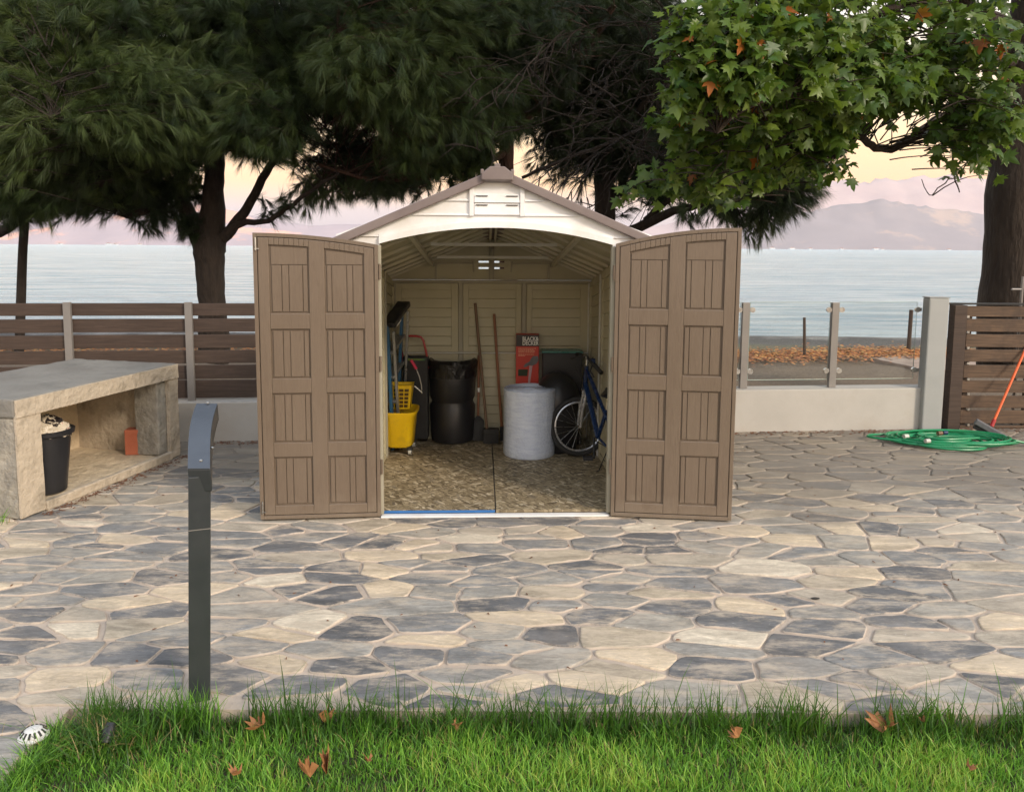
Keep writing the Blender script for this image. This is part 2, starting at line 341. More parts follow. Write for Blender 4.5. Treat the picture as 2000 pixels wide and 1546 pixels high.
# crazy paving
def patio():
    SXX = 2.15; X0, X1, Y0, Y1 = -9.2, 9.2, 2.5, 7.05
    pts = []; rng = random.Random(5); R = 0
    PA = np.zeros((3200, 2))
    while R < 42000 and len(pts) < 3000:
        R += 1; big = rng.random()
        p = (rng.uniform(X0-1, X1+1)/SXX, rng.uniform(.9, Y1+.4)); md = (.055, .12, .25)[0 if big < .22 else (1 if big < .62 else 2)]+.04*rng.random()
        if not len(pts) or ((PA[:len(pts)]-p)**2).sum(1).min() > md*md: PA[len(pts)] = p; pts.append(p)
    A = np.array(pts); V = []; Fc = []; rnd = []; edge = []
    def lawn(x, y):  # inside the lawn cut-out
        return x > -1.56 and y < 2.62 
    for i, (sx_, sy_) in enumerate(pts):
        rr = rng.Random if False else None
        poly = [(sx_-.7, sy_-.7), (sx_+.7, sy_-.7), (sx_+.7, sy_+.7), (sx_-.7, sy_+.7)]
        d2 = ((A-A[i])**2).sum(1); order = np.argsort(d2)[1:28]; gap = rng.choice((.004, .008, .013, .024))
        cons = [(A[j][0]-sx_, A[j][1]-sy_, ((A[j][0]**2-sx_**2)+(A[j][1]**2-sy_**2))/2) for j in order]
        cuts = [(a, b, c, gap/2+rng.uniform(-.002, .008)) for a, b, c in cons]
        # patio borders
        cx_, cy_ = sx_*SXX, sy_
        cuts += [(0, 1, Y1, 0), (0, -1, -.95, 0), (1, 0, X1/SXX, 0), (-1, 0, -X0/SXX, 0)]
        if cy_ > 2.62 or cx_ > -1.60:
            if cx_ > -1.60 and cy_ < 2.62: continue
            if cx_ > -1.9 and cy_ > 2.62: cuts.append((0, -1, -2.603, .003))
            elif cy_ > 2.62: pass
        if cx_ <= -1.60 and cy_ < 2.75: cuts.append((1, 0, -1.583/SXX, .003))
        for a, b, c, g in cuts:
            nl = math.hypot(a, b); a, b, c = a/nl, b/nl, c/nl; lr = math.hypot(a/SXX, b); c -= g*lr
            new = []
            for k in range(len(poly)):
                p, q = poly[k], poly[(k+1) % len(poly)]; dp = a*p[0]+b*p[1]-c; dq = a*q[0]+b*q[1]-c
                if dp <= 0: new.append(p)
                if dp*dq < 0: t = dp/(dp-dq); new.append((p[0]+t*(q[0]-p[0]), p[1]+t*(q[1]-p[1])))
            poly = new
            if len(poly) < 3: break
        if len(poly) < 3: continue
        pl = [Vector((x*SXX, y, 0)) for x, y in poly]
        # slight warp so rows do not align
        # chaikin with weak rounding + edge jitter
        q = []
        n = len(pl)
        for k in range(n):
            a, b = pl[k], pl[(k+1) % n]; t = .10
            L_ = (b-a).length
            if L_ < .02: q.append((a+b)/2); continue
            t = min(.3, rng.uniform(.004, .024)/L_)
            q.append(a.lerp(b, t)); m = max(1, int(L_/.05))
            for z in range(1, m):
                w = a.lerp(b, t+(1-2*t)*z/m); nrm = Vector((-(b-a).y, (b-a).x, 0)).normalized()
                q.append(w+nrm*(.016*noise.noise(w*6)+.007*noise.noise(w*24)))
            q.append(a.lerp(b, 1-t))
        area = abs(sum(q[k].x*q[(k+1) % len(q)].y-q[(k+1) % len(q)].x*q[k].y for k in range(len(q)))/2)
        if area < .0012: continue
        c = sum(q, Vector())/len(q); r = rng.random(); b0 = len(V); m = len(q); zt = rng.uniform(-.001, .0015)
        def edgepull(f): return [c+(p-c)*f for p in q]
        ins = min(.5, .018/max(.03, math.sqrt(area)))
        for ring, z, ev in ((q, -.02, 0), (q, zt-.0015, 0), (edgepull(1-ins*.35), zt, .35), (edgepull(1-ins), zt, 1)):
            for p in ring: V.append((p.x, p.y, z)); rnd.append(r); edge.append(ev)
        V.append((c.x, c.y, zt)); rnd.append(r); edge.append(1)
        for lv in range(3):
            for k in range(m):
                k2 = (k+1) % m; a_, b_, c_, d_ = b0+lv*m+k, b0+lv*m+k2, b0+(lv+1)*m+k2, b0+(lv+1)*m+k
                Fc += [(a_, b_, c_), (a_, c_, d_)]
        for k in range(m): Fc.append((b0+3*m+k, b0+3*m+(k+1) % m, b0+4*m))
    s = NT('paving_stone'); r = s.attr('rnd'); ed = s.attr('edge')
    off = s.n.new('ShaderNodeCombineXYZ'); s.l.new(s.math('MULTIPLY', r, 91), off.inputs[0]); s.l.new(s.math('MULTIPLY', r, 57), off.inputs[1]); o = off.outputs[0]
    pal = [(0, (.115, .12, .13)), (.09, (.15, .155, .165)), (.22, (.20, .205, .21)), (.36, (.26, .255, .245)), (.50, (.32, .305, .275)), (.60, (.42, .365, .285)), (.68, (.28, .275, .26)), (.78, (.56, .47, .35)), (.85, (.40, .36, .30)), (.93, (.62, .56, .46))]
    base = s.ramp(r, pal, 'CONSTANT')
    st = s.noise(s.co((1.6, 5, 1), off=o), 2.2, 9, .7, .8); fine = s.noise(s.co((3, 9, 3), off=o), 9, 9, .75, .3)
    base = s.mix(1., base, (.92, .90, .86), 'MULTIPLY'); col = s.mix(1., base, s.ramp(st, [(.28, .55), (.5, 1.05), (.72, 1.6)]), 'MULTIPLY')
    col = s.mix(1., col, s.ramp(fine, [(.25, .66), (.75, 1.32)]), 'MULTIPLY')
    col = s.mix(s.ramp(s.noise(s.co((1.2, 3.4, 1), off=o), 2.8, 8, .75), [(.48, 0), (.62, .75)]), col, (.52, .44, .34))
    col = s.mix(s.ramp(s.noise(s.co((1.0, 5.0, 1), off=o), 5, 6, .8, 1.2), [(.63, 0), (.69, .6)]), col, (.66, .63, .58))
    mort = s.ramp(s.noise(s.co(), 5, 7, .6), [(.3, (.42, .35, .285)), (.7, (.56, .475, .39))])
    sm = s.math('SUBTRACT', s.math('ADD', s.math('MULTIPLY', s.math('SUBTRACT', s.noise(s.co((1, 2, 1)), 2.6, 9, .72), .5), 2.8), .50), ed)
    col = s.mix(s.ramp(sm, [(.30, 0), (.62, .92)]), col, mort)
    col = s.mix(s.ramp(s.noise(s.co(), 1.1, 7, .65), [(.50, 0), (.75, .5)]), col, (.36, .31, .26))
    def grime_shade(s, col):  # earthy dirt plus tree shade in the colour, growing towards the back right
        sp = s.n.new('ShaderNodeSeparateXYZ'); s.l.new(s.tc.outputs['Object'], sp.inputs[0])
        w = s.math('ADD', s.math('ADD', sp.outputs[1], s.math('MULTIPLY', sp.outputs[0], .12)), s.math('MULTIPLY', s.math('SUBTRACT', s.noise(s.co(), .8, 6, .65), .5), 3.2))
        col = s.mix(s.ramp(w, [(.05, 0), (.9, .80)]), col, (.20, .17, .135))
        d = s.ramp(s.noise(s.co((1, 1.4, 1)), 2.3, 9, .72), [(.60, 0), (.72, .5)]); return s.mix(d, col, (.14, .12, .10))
    col = grime_shade(s, col)
    s.base(col); s.set(.72); s.bump(s.mix(.5, fine, s.noise(s.co(), 14, 8, .7)), .45, .008)
    V = np.array(V); 
    tag(npmesh('patio', V, np.array(Fc), s.m, org=(0, 4.8, 0), attrs={'rnd': np.array(rnd), 'edge': np.array(edge)}), 'crazy paving of grey and cream stones around the shed', 'patio', kind='structure')
    s = NT('mortar'); col = s.ramp(s.noise(s.co(), 4, 8, .65), [(.3, (.41, .34, .275)), (.7, (.56, .475, .39))])
    s.base(grime_shade(s, s.mix(s.ramp(s.noise(s.co(), 30, 5), [(.3, 0), (.8, .3)]), col, (.25, .2, .17)))); s.set(.9); s.bump(s.noise(s.co(), 25, 8, .7), .7, .01)
    mb = MB(); mb.box(X0, X1, 2.6, Y1, -.11, -.008); mb.box(X0, -1.58, .9, 2.599, -.11, -.008)
    tag(mb.build('patio_bed', s.m, org=(0, 4.8, -.1)), 'pinkish mortar bed between the paving stones', 'patio bed', kind='structure')
patio()

# ------------------------------------------------------------------ storage shed
TH = .04; SO = Vector((-.092, 4.56, 0)); SM = Matrix.Translation(SO) @ Matrix.Rotation(TH, 4, 'Z')
shed = thing('storage_shed', SO, 'plastic garden shed with white gable and both brown doors wide open', 'shed')
def SB(): return MB(SM)
DB = 1.86  # inner back wall, local y
def hw(y): return .862-.03*y/DB              # inner half width
def wt(y): return 1.70-.32*max(0, y)/DB      # wall top
def rz(y): return 2.07-.33*max(0, y)/DB      # ridge underside
FY = .05
# front gable polygon with arched opening
OW = .697
def arch(x): return 1.668+.098*(1-(x/OW)**2)
g = SB(); n = 24
xs = [-OW+2*OW*i/n for i in range(n+1)]
top = lambda x: 2.062-.345*abs(x)/.95
outer = []
for i in range(n):
    a, b = xs[i], xs[i+1]
    g.hexa([(a, FY, arch(a)), (b, FY, arch(b)), (b, FY+.03, arch(b)), (a, FY+.03, arch(a)), (a, FY, top(a)), (b, FY, top(b)), (b, FY+.03, top(b)), (a, FY+.03, top(a))])
gable = g.build('gable', M['white'], shed)
t = SB()   # arch trim
for i in range(n):
    a, b = xs[i], xs[i+1]
    for (lo, hi, y0) in ((0, .034, FY-.022), (.036, .05, FY-.012)):
        t.hexa([(a, y0, arch(a)+lo-.004), (b, y0, arch(b)+lo-.004), (b, FY-.001, arch(b)+lo-.004), (a, FY-.001, arch(a)+lo-.004), (a, y0, arch(a)+hi), (b, y0, arch(b)+hi), (b, FY-.001, arch(b)+hi), (a, FY-.001, arch(a)+hi)])
t.build('arch_trim', M['white'], gable)
# lap boards and vent posts of the gable
for s_ in (-1, 1):
    t = SB()
    for z, xi, xo in ((1.93, .165, .36), (1.845, .165, .60), (1.718, .52, .93)):
        zz = z
        t.hexa([(s_*xi, FY-.012, zz-.012), (s_*xo, FY-.012, zz-.012), (s_*xo, FY-.001, zz-.012), (s_*xi, FY-.001, zz-.012), (s_*xi, FY-.004, zz), (s_*xo, FY-.004, zz), (s_*xo, FY-.001, zz), (s_*xi, FY-.001, zz)])
    t.box(s_*.150-.013, s_*.150+.013, FY-.018, FY-.001, 1.83, 2.0)
    t.build('lap_board', M['white'], gable, bevel=.002)
t = SB()
for z0, z1 in ((1.837, 1.905), (1.909, 1.958)):
    t.hexa([(-.134, FY-.016, z0), (.134, FY-.016, z0), (.134, FY-.001, z0), (-.134, FY-.001, z0), (-.134, FY-.007, z1), (.134, FY-.007, z1), (.134, FY-.001, z1), (-.134, FY-.001, z1)])
vent = t.build('gable_vent', M['white'], gable, bevel=.002)
for z in (1.899, 1.952):
    for x in (-.09, .09): SB().box(x-.035, x+.035, FY-.0175, FY-.009, z-.006, z-.002).build('vent_slot', M['blackm'], vent)
# front side panels either side of the opening
for s_ in (-1, 1):
    t = SB(); a, b = sorted((s_*OW, s_*.95)); 
    t.hexa([(a, FY, .02), (b, FY, .02), (b, FY+.03, .02), (a, FY+.03, .02), (a, FY, top(a)), (b, FY, top(b)), (b, FY+.03, top(b)), (a, FY+.03, top(a))])
    t.build('front_panel', M['white'], shed)
for s_ in (-1, 1):
    t = SB(); a, b = sorted((s_*OW, s_*(OW+.05))); t.box(a, b, FY+.031, FY+.09, .03, 1.66)
    a, b = sorted((s_*(OW-.012), s_*(OW+.012))); t.box(a, b, FY-.035, FY-.001, .02, 1.655)
    t.build('door_jamb', M['beige_dark'], shed, bevel=.003)
# siding
def siding(fn, a0, a1, v0, v1, nb, fr=(.045, .045), frv=.05, d=.016):
    # fn(a, depth, v) -> local point, v in metres nominal
    m = SB(); A0, A1 = a0+fr[0], a1-fr[1]; V0, V1 = v0+frv, v1-frv
    for (p0, p1, q0, q1) in ((a0, A0, v0, v1), (A1, a1, v0, v1), (A0, A1, v0, V0), (A0, A1, V1, v1)):
        m.hexa([fn(p0, .004, q0), fn(p1, .004, q0), fn(p1, d+.006, q0), fn(p0, d+.006, q0), fn(p0, .004, q1), fn(p1, .004, q1), fn(p1, d+.006, q1), fn(p0, d+.006, q1)])
    h = (V1-V0)/nb
    for i in range(nb):
        z0 = V0+i*h; z1 = z0+h
        m.hexa([fn(A0, .003, z0), fn(A1, .003, z0), fn(A1, d, z0+.004), fn(A0, d, z0+.004), fn(A0, .003, z1), fn(A1, .003, z1), fn(A1, .006, z1), fn(A0, .006, z1)])
    return m
back = SB().hexa([(-.875, DB+.003, .0), (.875, DB+.003, .0), (.875, DB+.05, 0), (-.875, DB+.05, 0), (-.875, DB+.003, 1.372), (.875, DB+.003, 1.372), (.875, DB+.05, 1.372), (-.875, DB+.05, 1.372)]).build('back_wall', M['beige'], shed)
fb = lambda a, d, v: (a, DB-d, v)
for a0, a1, fr in ((-.83, -.285, (.075, .055)), (-.243, .243, (.045, .045)), (.287, .83, (.045, .09))):
    for v0, v1, nb in ((.772, 1.345, 6), (.03, .757, 8)):
        siding(fb, a0, a1, v0, v1, nb, fr).build('siding', M['beige'], back, bevel=.0015, seg=1)
t = SB()
for x in (-.264, .265): t.box(x-.018, x+.018, DB-.018, DB-.001, .03, 1.372)
t.box(-.84, .84, DB-.03, DB-.001, 1.348, 1.372); t.build('pilaster', M['beige_dark'], back, bevel=.003)
t = SB(); t.tube([(-.83, DB-.04, .765), (.83, DB-.04, .765)], .0075, 8); t.build('cross_rod', M['rod'], back, smooth=True)
# back gable with four daylight slits
t = SB(); yb0, yb1 = DB+.003, DB+.02
def gz(x): return rz(DB)-(rz(DB)-1.374)*abs(x)/.86+.01
def strip(xa, xb, z0f, z1f):
    t.hexa([(xa, yb0, z0f(xa)), (xb, yb0, z0f(xb)), (xb, yb1, z0f(xb)), (xa, yb1, z0f(xa)), (xa, yb0, z1f(xa)), (xb, yb0, z1f(xb)), (xb, yb1, z1f(xb)), (xa, yb1, z1f(xa))])
vx = [(-.115, -.032), (.016, .10)]; vz = [(1.465, 1.480), (1.517, 1.532)]
kk = lambda c: (lambda x: c)
strip(-.86, -.115, kk(1.3745), gz); strip(.10, .86, kk(1.3745), gz); strip(-.032, 0, kk(1.3745), gz); strip(0, .016, kk(1.3745), gz)
for a, b in vx:
    for lo, hi in ((kk(1.3745), kk(1.465)), (kk(1.480), kk(1.517)), (kk(1.532), gz)): strip(a, b, lo, hi)
bgab = t.build('back_gable', M['beige'], shed)
t = SB()
for x in (-.024, .008): t.box(x-.006, x+.006, DB-.02, DB+.001, 1.376, 1.70)
for s_ in (-1, 1):
    t.bar((s_*.17, DB-.006, 1.51), (s_*.50, DB-.006, 1.51), .012, .008); t.box(s_*.47-.008, s_*.47+.008, DB-.012, DB+.001, 1.376, 1.50)
    t.bar((s_*.155, DB-.006, 1.44), (s_*.165, DB-.006, 1.53), .012, .012, (0, 1, 0))
t.build('gable_rib', M['beige_dark'], bgab)
# side walls
for s_ in (-1, 1):
    def fs(a, d, v, s_=s_): return (s_*(hw(a)-d), a, v*wt(a)/1.7)
    w = SB().hexa([fs(.085, -.04, .0), fs(DB-.001, -.04, 0), fs(DB-.001, 0, 0), fs(.085, 0, 0), fs(.085, -.04, 1.7), fs(DB-.001, -.04, 1.7), fs(DB-.001, 0, 1.7), fs(.085, 0, 1.7)]).build('side_wall', M['beige'], shed)
    for a0, a1 in ((.10, .66), (.70, 1.26), (1.30, DB-.03)):
        siding(fs, a0, a1, .03, 1.66, 15, (.05, .05)).build('siding', M['beige'], w)
    t = SB()
    for a in (.68, 1.28, 1.835):
        p = fs(a, .022, .03); q = fs(a, .022, 1.66); t.bar(p, q, .02, .018, (0, 1, 0))
    t.build('wall_post', M['rod'] if s_ > 0 else M['beige_dark'], w)
# floor, sill
for s_, nm in ((-1, 0), (1, 1)):
    a, b = sorted((s_*.004, s_*.84)); SB().box(a, b, .06, DB-.03, .012, .030).build('floor_board', M['osb'], shed, bevel=.001)
SB().box(-.69, -.004, .052, .0595, .014, .029).build('floor_edge', M['blue'], shed)
SB().box(.004, .69, .052, .0595, .014, .029).build('floor_edge', M['osb'], shed)
SB().box(-.70, .70, .0, .049, .001, .012).build('sill', M['white'], shed, bevel=.002)
# roof: two slopes plus fascia, ridge cap
for s_ in (-1, 1):
    def rp(x, y, dz): return (s_*x, y, rz(y)+dz-(rz(y)-wt(y))*x/.862)
    m = SB(); pts = lambda dz: [rp(0.0, .046, dz), rp(1.03, .046, dz), rp(1.03, DB+.12, dz), rp(0.0, DB+.12, dz)]
    m.hexa(pts(.018)+pts(.034)); roof = m.build('roof', M['roof'], shed)
    m = SB()
    for k in range(1, 11):
        x = k*.095; m.bar(rp(x, .046, .038), rp(x, DB+.12, .038), .012, .008)
    m.build('shingle_course', M['roof'], roof)
    m = SB(); y0 = -.012; y1 = -.006
    lo, hi = -.014, .040
    a, b = rp(0.0, 0, 0), rp(1.03, 0, 0)
    m.hexa([(a[0], .006, a[2]+lo), (b[0], .006, b[2]+lo), (b[0], .045, b[2]+lo), (a[0], .045, a[2]+lo), (a[0], .006, a[2]+hi), (b[0], .006, b[2]+hi), (b[0], .045, b[2]+hi), (a[0], .045, a[2]+hi)])
    m.build('fascia', M['roof'], roof, bevel=.006)
    # underside rafters and long purlin
    m = SB()
    for y in (.35, .62, .9, 1.12, 1.32, 1.50, 1.66, 1.80):
        p, q = rp(.845, y, -.004), rp(.02, y, -.004); m.bar(p, q, .020, .030, (0, 1, 0))
    m.build('rafter', M['rafter'], roof)
    m = SB(); m.bar(rp(.56, .1, -.035), rp(.50, DB-.01, -.035), .03, .028); m.bar(rp(.02, .1, -.03), rp(.02, DB-.01, -.03), .018, .03)
    m.build('purlin', M['rafter'], roof)
    m = SB(); pp = lambda dz: [rp(0.0, .1, dz), rp(.86, .1, dz), rp(.86, DB, dz), rp(0.0, DB, dz)]
    m.hexa(pp(.006)+pp(.014)); m.build('ceiling_panel', M['beige'], roof)
for y, z in ((1.02, 1.665), (1.62, 1.565)):
    x = .862*(rz(y)-z)/(rz(y)-wt(y))*.86
    t = SB(); t.bar((-x, y, z), (x, y, z), .02, .022)
    t.build('tie_beam', M['rod'], shed)
m = SB()
for (y0, y1, h0, h1, w) in ((-.02, .30, 0, .040, .092), (.30, DB+.12, .0, .034, .09)):
    za, zb = rz(max(0, y0))+.006, rz(y1)+.010; sl_ = .37*w/.862
    prof = lambda y, zc: [(-w, y, zc-sl_), (w, y, zc-sl_), (w, y, zc-sl_+h1), (w*.45, y, zc+h1), (-w*.45, y, zc+h1), (-w, y, zc-sl_+h1)]
    m.rings([prof(y0, za), prof(y1, zb)])
m.box(-.018, .018, -.015, .06, 2.105, 2.132)
for s_ in (-1, 1): m.box(s_*.088-.01, s_*.088+.01, -.015, .02, 2.07, 2.10)
m.build('ridge_cap', M['roof'], shed, bevel=.006)

# doors
def make_door(h, outp, Hh, Ho, hinge_z, bolts):
    h = Vector((*h, 0)); o = Vector((*outp, 0)); d = (o-h); Wd = d.length; d.normalize(); nrm = Vector((d.y, -d.x, 0))
    if nrm.y > 0: nrm = -nrm
    fn = lambda u, v, w: h+d*u+nrm*w+Vector((0, 0, v))
    z0 = .012
    top = lambda u: Ho-(Ho-Hh)*(1-u/Wd)**2
    def prism(mb, u0, u1, v0, v1, w0, w1, ins=0):
        k = 10 if callable(v1) else 1
        us = [u0+(u1-u0)*i/k for i in range(k+1)]; f1 = v1 if callable(v1) else (lambda u: v1)
        mb.rings([[fn(u0, v0, w), fn(u1, v0, w)]+[fn(u, f1(u), w) for u in us[::-1]] for w in (w0, w1)])
    m = MB(); prism(m, 0, Wd, z0, top, -.040, -.012)
    door = m.build('door', M['door'], shed, bevel=.002)
    m = MB(); e = .022; g_ = .004
    prism(m, 0, e, z0, lambda u: top(u), -.011, .004); prism(m, Wd-e, Wd, z0, lambda u: top(u), -.011, .004)
    prism(m, e, Wd-e, z0, z0+e, -.011, .004)
    k = 12
    for i in range(k):
        u0 = e+(Wd-2*e)*i/k; u1 = e+(Wd-2*e)*(i+1)/k
        m.rings([[fn(u0, top(u0)-e, w), fn(u1, top(u1)-e, w), fn(u1, top(u1), w), fn(u0, top(u0), w)] for w in (-.011, .004)])
    m.build('door_rim', M['door'], door, bevel=.002)
    # frame
    Ht = Ho-z0; fr = [0.06+e*0, .0]
    c = [(.115*Wd, .44*Wd), (.565*Wd, .877*Wd)]
    c = [(Wd-b, Wd-a) for a, b in ((.123*Wd, .44*Wd), (.565*Wd, .885*Wd))]   # measured from the outer edge
    rows = [(z0+.049*Ht, z0+.2226*Ht), (z0+.2736*Ht, z0+.4486*Ht), (z0+.50*Ht, z0+.672*Ht), (z0+.726*Ht, None)]
    ptop = lambda u: top(u)-.068
    a0, a1 = e+g_, Wd-e-g_; cc = sorted(c)
    m = MB(); tp = lambda u: top(u)-e-g_
    for u0, u1 in ((a0, cc[0][0]), (cc[0][1], cc[1][0]), (cc[1][1], a1)): prism(m, u0, u1, z0+e+g_, tp, -.011, .003)
    for u0, u1 in cc:
        prism(m, u0, u1, z0+e+g_, rows[0][0], -.011, .0025)
        for r in range(3): prism(m, u0, u1, rows[r][1], rows[r+1][0], -.011, .0025)
        for i in range(8):
            ua = u0+(u1-u0)*i/8; ub = u0+(u1-u0)*(i+1)/8
            m.rings([[fn(ua, ptop(ua), w), fn(ub, ptop(ub), w), fn(ub, tp(ub), w), fn(ua, tp(ua), w)] for w in (-.011, .0025)])
    m.build('door_frame', M['door'], door, bevel=.0035, seg=2)
    for ci, (u0, u1) in enumerate(cc):
        for r in range(4):
            v0, v1 = rows[r]; m = MB(); wd = u1-u0; b = .010
            vt = v1-b if v1 else (lambda u: ptop(u)-b)
            outer_first = (ci == 1)
            sp = [b, .17*wd, .52*wd, .70*wd if ci == 1 else .62*wd, wd-b]
            if ci == 0: sp = [b, .30*wd, .45*wd, .83*wd, wd-b]
            if r == 3:
                vt2 = rows[3][0]+.165*Ht
                for i in range(len(sp)-1): prism(m, u0+sp[i], u0+sp[i+1]-.0035, v0+b, vt2, -.0115, -.006+(.002 if i % 2 else 0))
                prism(m, u0+b, u1-b, vt2+.0035, vt, -.0115, -.005)
            else:
                for i in range(len(sp)-1): prism(m, u0+sp[i], u0+sp[i+1]-.0035, v0+b, vt, -.0115, -.006+(.002 if i % 2 else 0))
            m.build('door_panel', M['door'], door, bevel=.0012, seg=1)
    for z in hinge_z:
        m = MB(); m.tube([fn(-.008, z-.045, -.002), fn(-.008, z+.045, -.002)], .007, 10); prism(m, .0, .02, z-.05, z+.05, .0045, .007)
        m.build('hinge', M['door'], door, smooth=True)
    for z in bolts:
        m = MB(); m.tube([fn(Wd-.018, z-.04, .012), fn(Wd-.018, z+.035, .012)], .005, 8); m.bar(fn(Wd-.036, z-.03, .010), fn(Wd-.010, z-.03, .010), .006, .006)
        m.build('bolt', M['steel'], door, smooth=True)
    return door
make_door((-.792, 4.542), (-1.503, 4.468), 1.657, 1.722, (.32, .95, 1.5), (.09, 1.66))
make_door((.613, 4.577), (1.334, 4.502), 1.672, 1.768, (.32, .95, 1.5), ())

# ------------------------------------------------------------------ things in the shed
ZF = .031
# yellow mop bucket
c = G(783, 878, ZF); bx, by = c.x, c.y-.02
bk = thing('mop_bucket', (bx, by, ZF), 'yellow mop bucket on casters standing inside the open left door', 'mop bucket')
def sring(w, d, z, n=36, e=.55, yo=0):
    r = []
    for k in range(n):
        t_ = 2*math.pi*k/n; cx_, sy_ = math.cos(t_), math.sin(t_)
        r.append((bx+w*math.copysign(abs(cx_)**e, cx_), by+yo+d*math.copysign(abs(sy_)**e, sy_), z))
    return r
zb = ZF+.055
MB().rings([sring(.095, .13, zb), sring(.105, .14, zb+.012), sring(.128, .165, zb+.24), sring(.143, .18, zb+.262), sring(.146, .183, zb+.285), sring(.136, .173, zb+.285), sring(.122, .158, zb+.24), sring(.09, .12, zb+.03)]).build('bucket', M['yellow'], bk, smooth=True)
for sx_, sy_ in ((-1, -1), (1, -1), (-1, 1), (1, 1)):
    x, y = bx+sx_*.092, by+sy_*.12
    cs = MB().box(x-.02, x+.02, y-.02, y+.02, zb-.018, zb+.004).build('caster', M['blackm'], bk, bevel=.004)
    w = MB(); w.tube([(x-.012, y, ZF+.024), (x+.012, y, ZF+.024)], .024, 20); w.build('wheel', M['rod'], cs, smooth=True)
    w = MB(); w.tube([(x-.014, y, ZF+.024), (x+.014, y, ZF+.024)], .016, 16); w.build('hub', M['blackm'], cs, smooth=True)
wz0, wz1 = zb+.275, zb+.465; wy = by+.07
wr = MB()
# wringer: tapered box shell
def rect(w, y0, y1, z): return [(bx-.01-w, y0, z), (bx-.01+w, y0, z), (bx-.01+w, y1, z), (bx-.01-w, y1, z)]
wr.rings([rect(.082, wy-.055, wy+.06, wz0), rect(.103, wy-.075, wy+.085, wz1), rect(.108, wy-.08, wy+.09, wz1+.008), rect(.096, wy-.068, wy+.078, wz1+.004), rect(.076, wy-.048, wy+.052, wz0+.01)])
wrg = wr.build('wringer', M['yellow'], bk, bevel=.003)
hp = MB(); hf = lambda u, v: (bx-.01+(.080+.020*v)*u, wy-.0575-.02*v-.002, wz0+.012+(wz1-wz0-.03)*v)
for i in range(4):
    for j in range(5):
        u0, u1 = -.88+1.76*i/4+.05, -.88+1.76*(i+1)/4-.05; v0, v1 = j/5+.03, (j+1)/5-.03
        a = [Vector(hf(u0, v0)), Vector(hf(u1, v0)), Vector(hf(u1, v1)), Vector(hf(u0, v1))]; hp.rings([[p+Vector((0, -.0012, 0)) for p in a], [p+Vector((0, .001, 0)) for p in a]])
hp.build('wringer_hole', mat('hole_brown', (.07, .035, .006), None, .7), wrg)
lv = MB(); lv.tube([P(824, 768, by+.14), P(823, 752, by+.14), P(819, 735, by+.13), P(813, 720, by+.12)], .0045, 8); lvo = lv.build('lever', M['steel'], wrg, smooth=True)
lv = MB(); lv.bar(P(824, 766, by+.14), (bx+.10, wy+.05, wz1-.02), .008, .008); lv.build('lever_arm', M['steel'], wrg)
lv = MB(); lv.tube([P(813, 720, by+.12), P(803, 703, by+.10)], .012, 12); lv.build('grip', M['pink'], wrg, smooth=True)
# step ladder along the left wall
lx = -.93; ld = thing('step_ladder', (lx, 5.85, ZF), 'folded blue and grey step ladder leaning on the left shed wall', 'ladder')
bot = {-1: Vector((-.945, 6.02, ZF)), 1: Vector((-.95, 6.25, ZF))}; topz = 1.17
tp_ = {-1: P(757, 640, 5.86), 1: P(786, 600, 6.14)}
for s_ in (-1, 1):
    MB().bar(bot[s_], tp_[s_]+Vector((0, 0, .02)), .06, .022, (1, 0, 0)).build('rail', M['ladderb'], ld, bevel=.003)
    MB().bar(bot[s_]+Vector((.05, .03, 0)), tp_[s_]+Vector((.04, .03, -.03)), .04, .02, (1, 0, 0)).build('rail', M['ladderg'], ld, bevel=.003)
for k in range(1, 5):
    a = bot[-1].lerp(tp_[-1], k/5); b = bot[1].lerp(tp_[1], k/5)
    MB().bar(a, b, .07, .022).build('step', M['ladderg'], ld, bevel=.003)
a, b = tp_[-1], tp_[1]
MB().bar(a+Vector((.01, -.03, .02)), b+Vector((.01, .03, .03)), .11, .045).build('top_cap', M['black'], ld, bevel=.01)
m = MB(); q = a.lerp(b, .16)+Vector((.066, 0, .02)); dd = (b-a).normalized(); m.bar(q-dd*.04, q+dd*.05, .002, .03); m.build('sticker', M['wtext'], ld)
# upright cart with red handle
cy = 6.22; cl, crr = P(786, 697, cy), P(835, 697, cy)
ct = thing('upright_cart', ((cl.x+crr.x)/2, cy, ZF), 'black upright cart with red tubular handle between the ladder and the bin', 'cart')
MB().box(cl.x, crr.x, cy, cy+.12, ZF+.03, cl.z).build('body', M['blackm'], ct, bevel=.012)
MB().tube([Vector((crr.x-.005, cy+.05, cl.z-.1)), P(833, 690, cy+.05), P(827, 665, cy+.05), P(822, 658, cy+.05), P(813, 656, cy+.05), P(787, 656, cy+.05), P(783, 660, cy+.05), P(782, 672, cy+.05), Vector((cl.x+.01, cy+.05, cl.z-.1))], .0095, 10).build('handle', M['red'], ct, smooth=True)
MB().box(cl.x+.02, crr.x-.02, cy-.004, cy-.0005, cl.z-.028, cl.z-.012).build('label_strip', mat('green_strip', (.22, .26, .02), (.03, .12, .05), .5, scale=18), ct)
for x in (cl.x+.03, crr.x-.03): MB().tube([(x-.015, cy+.09, ZF+.05), (x+.015, cy+.09, ZF+.05)], .05, 18).build('wheel', M['rubber'], ct, smooth=True)
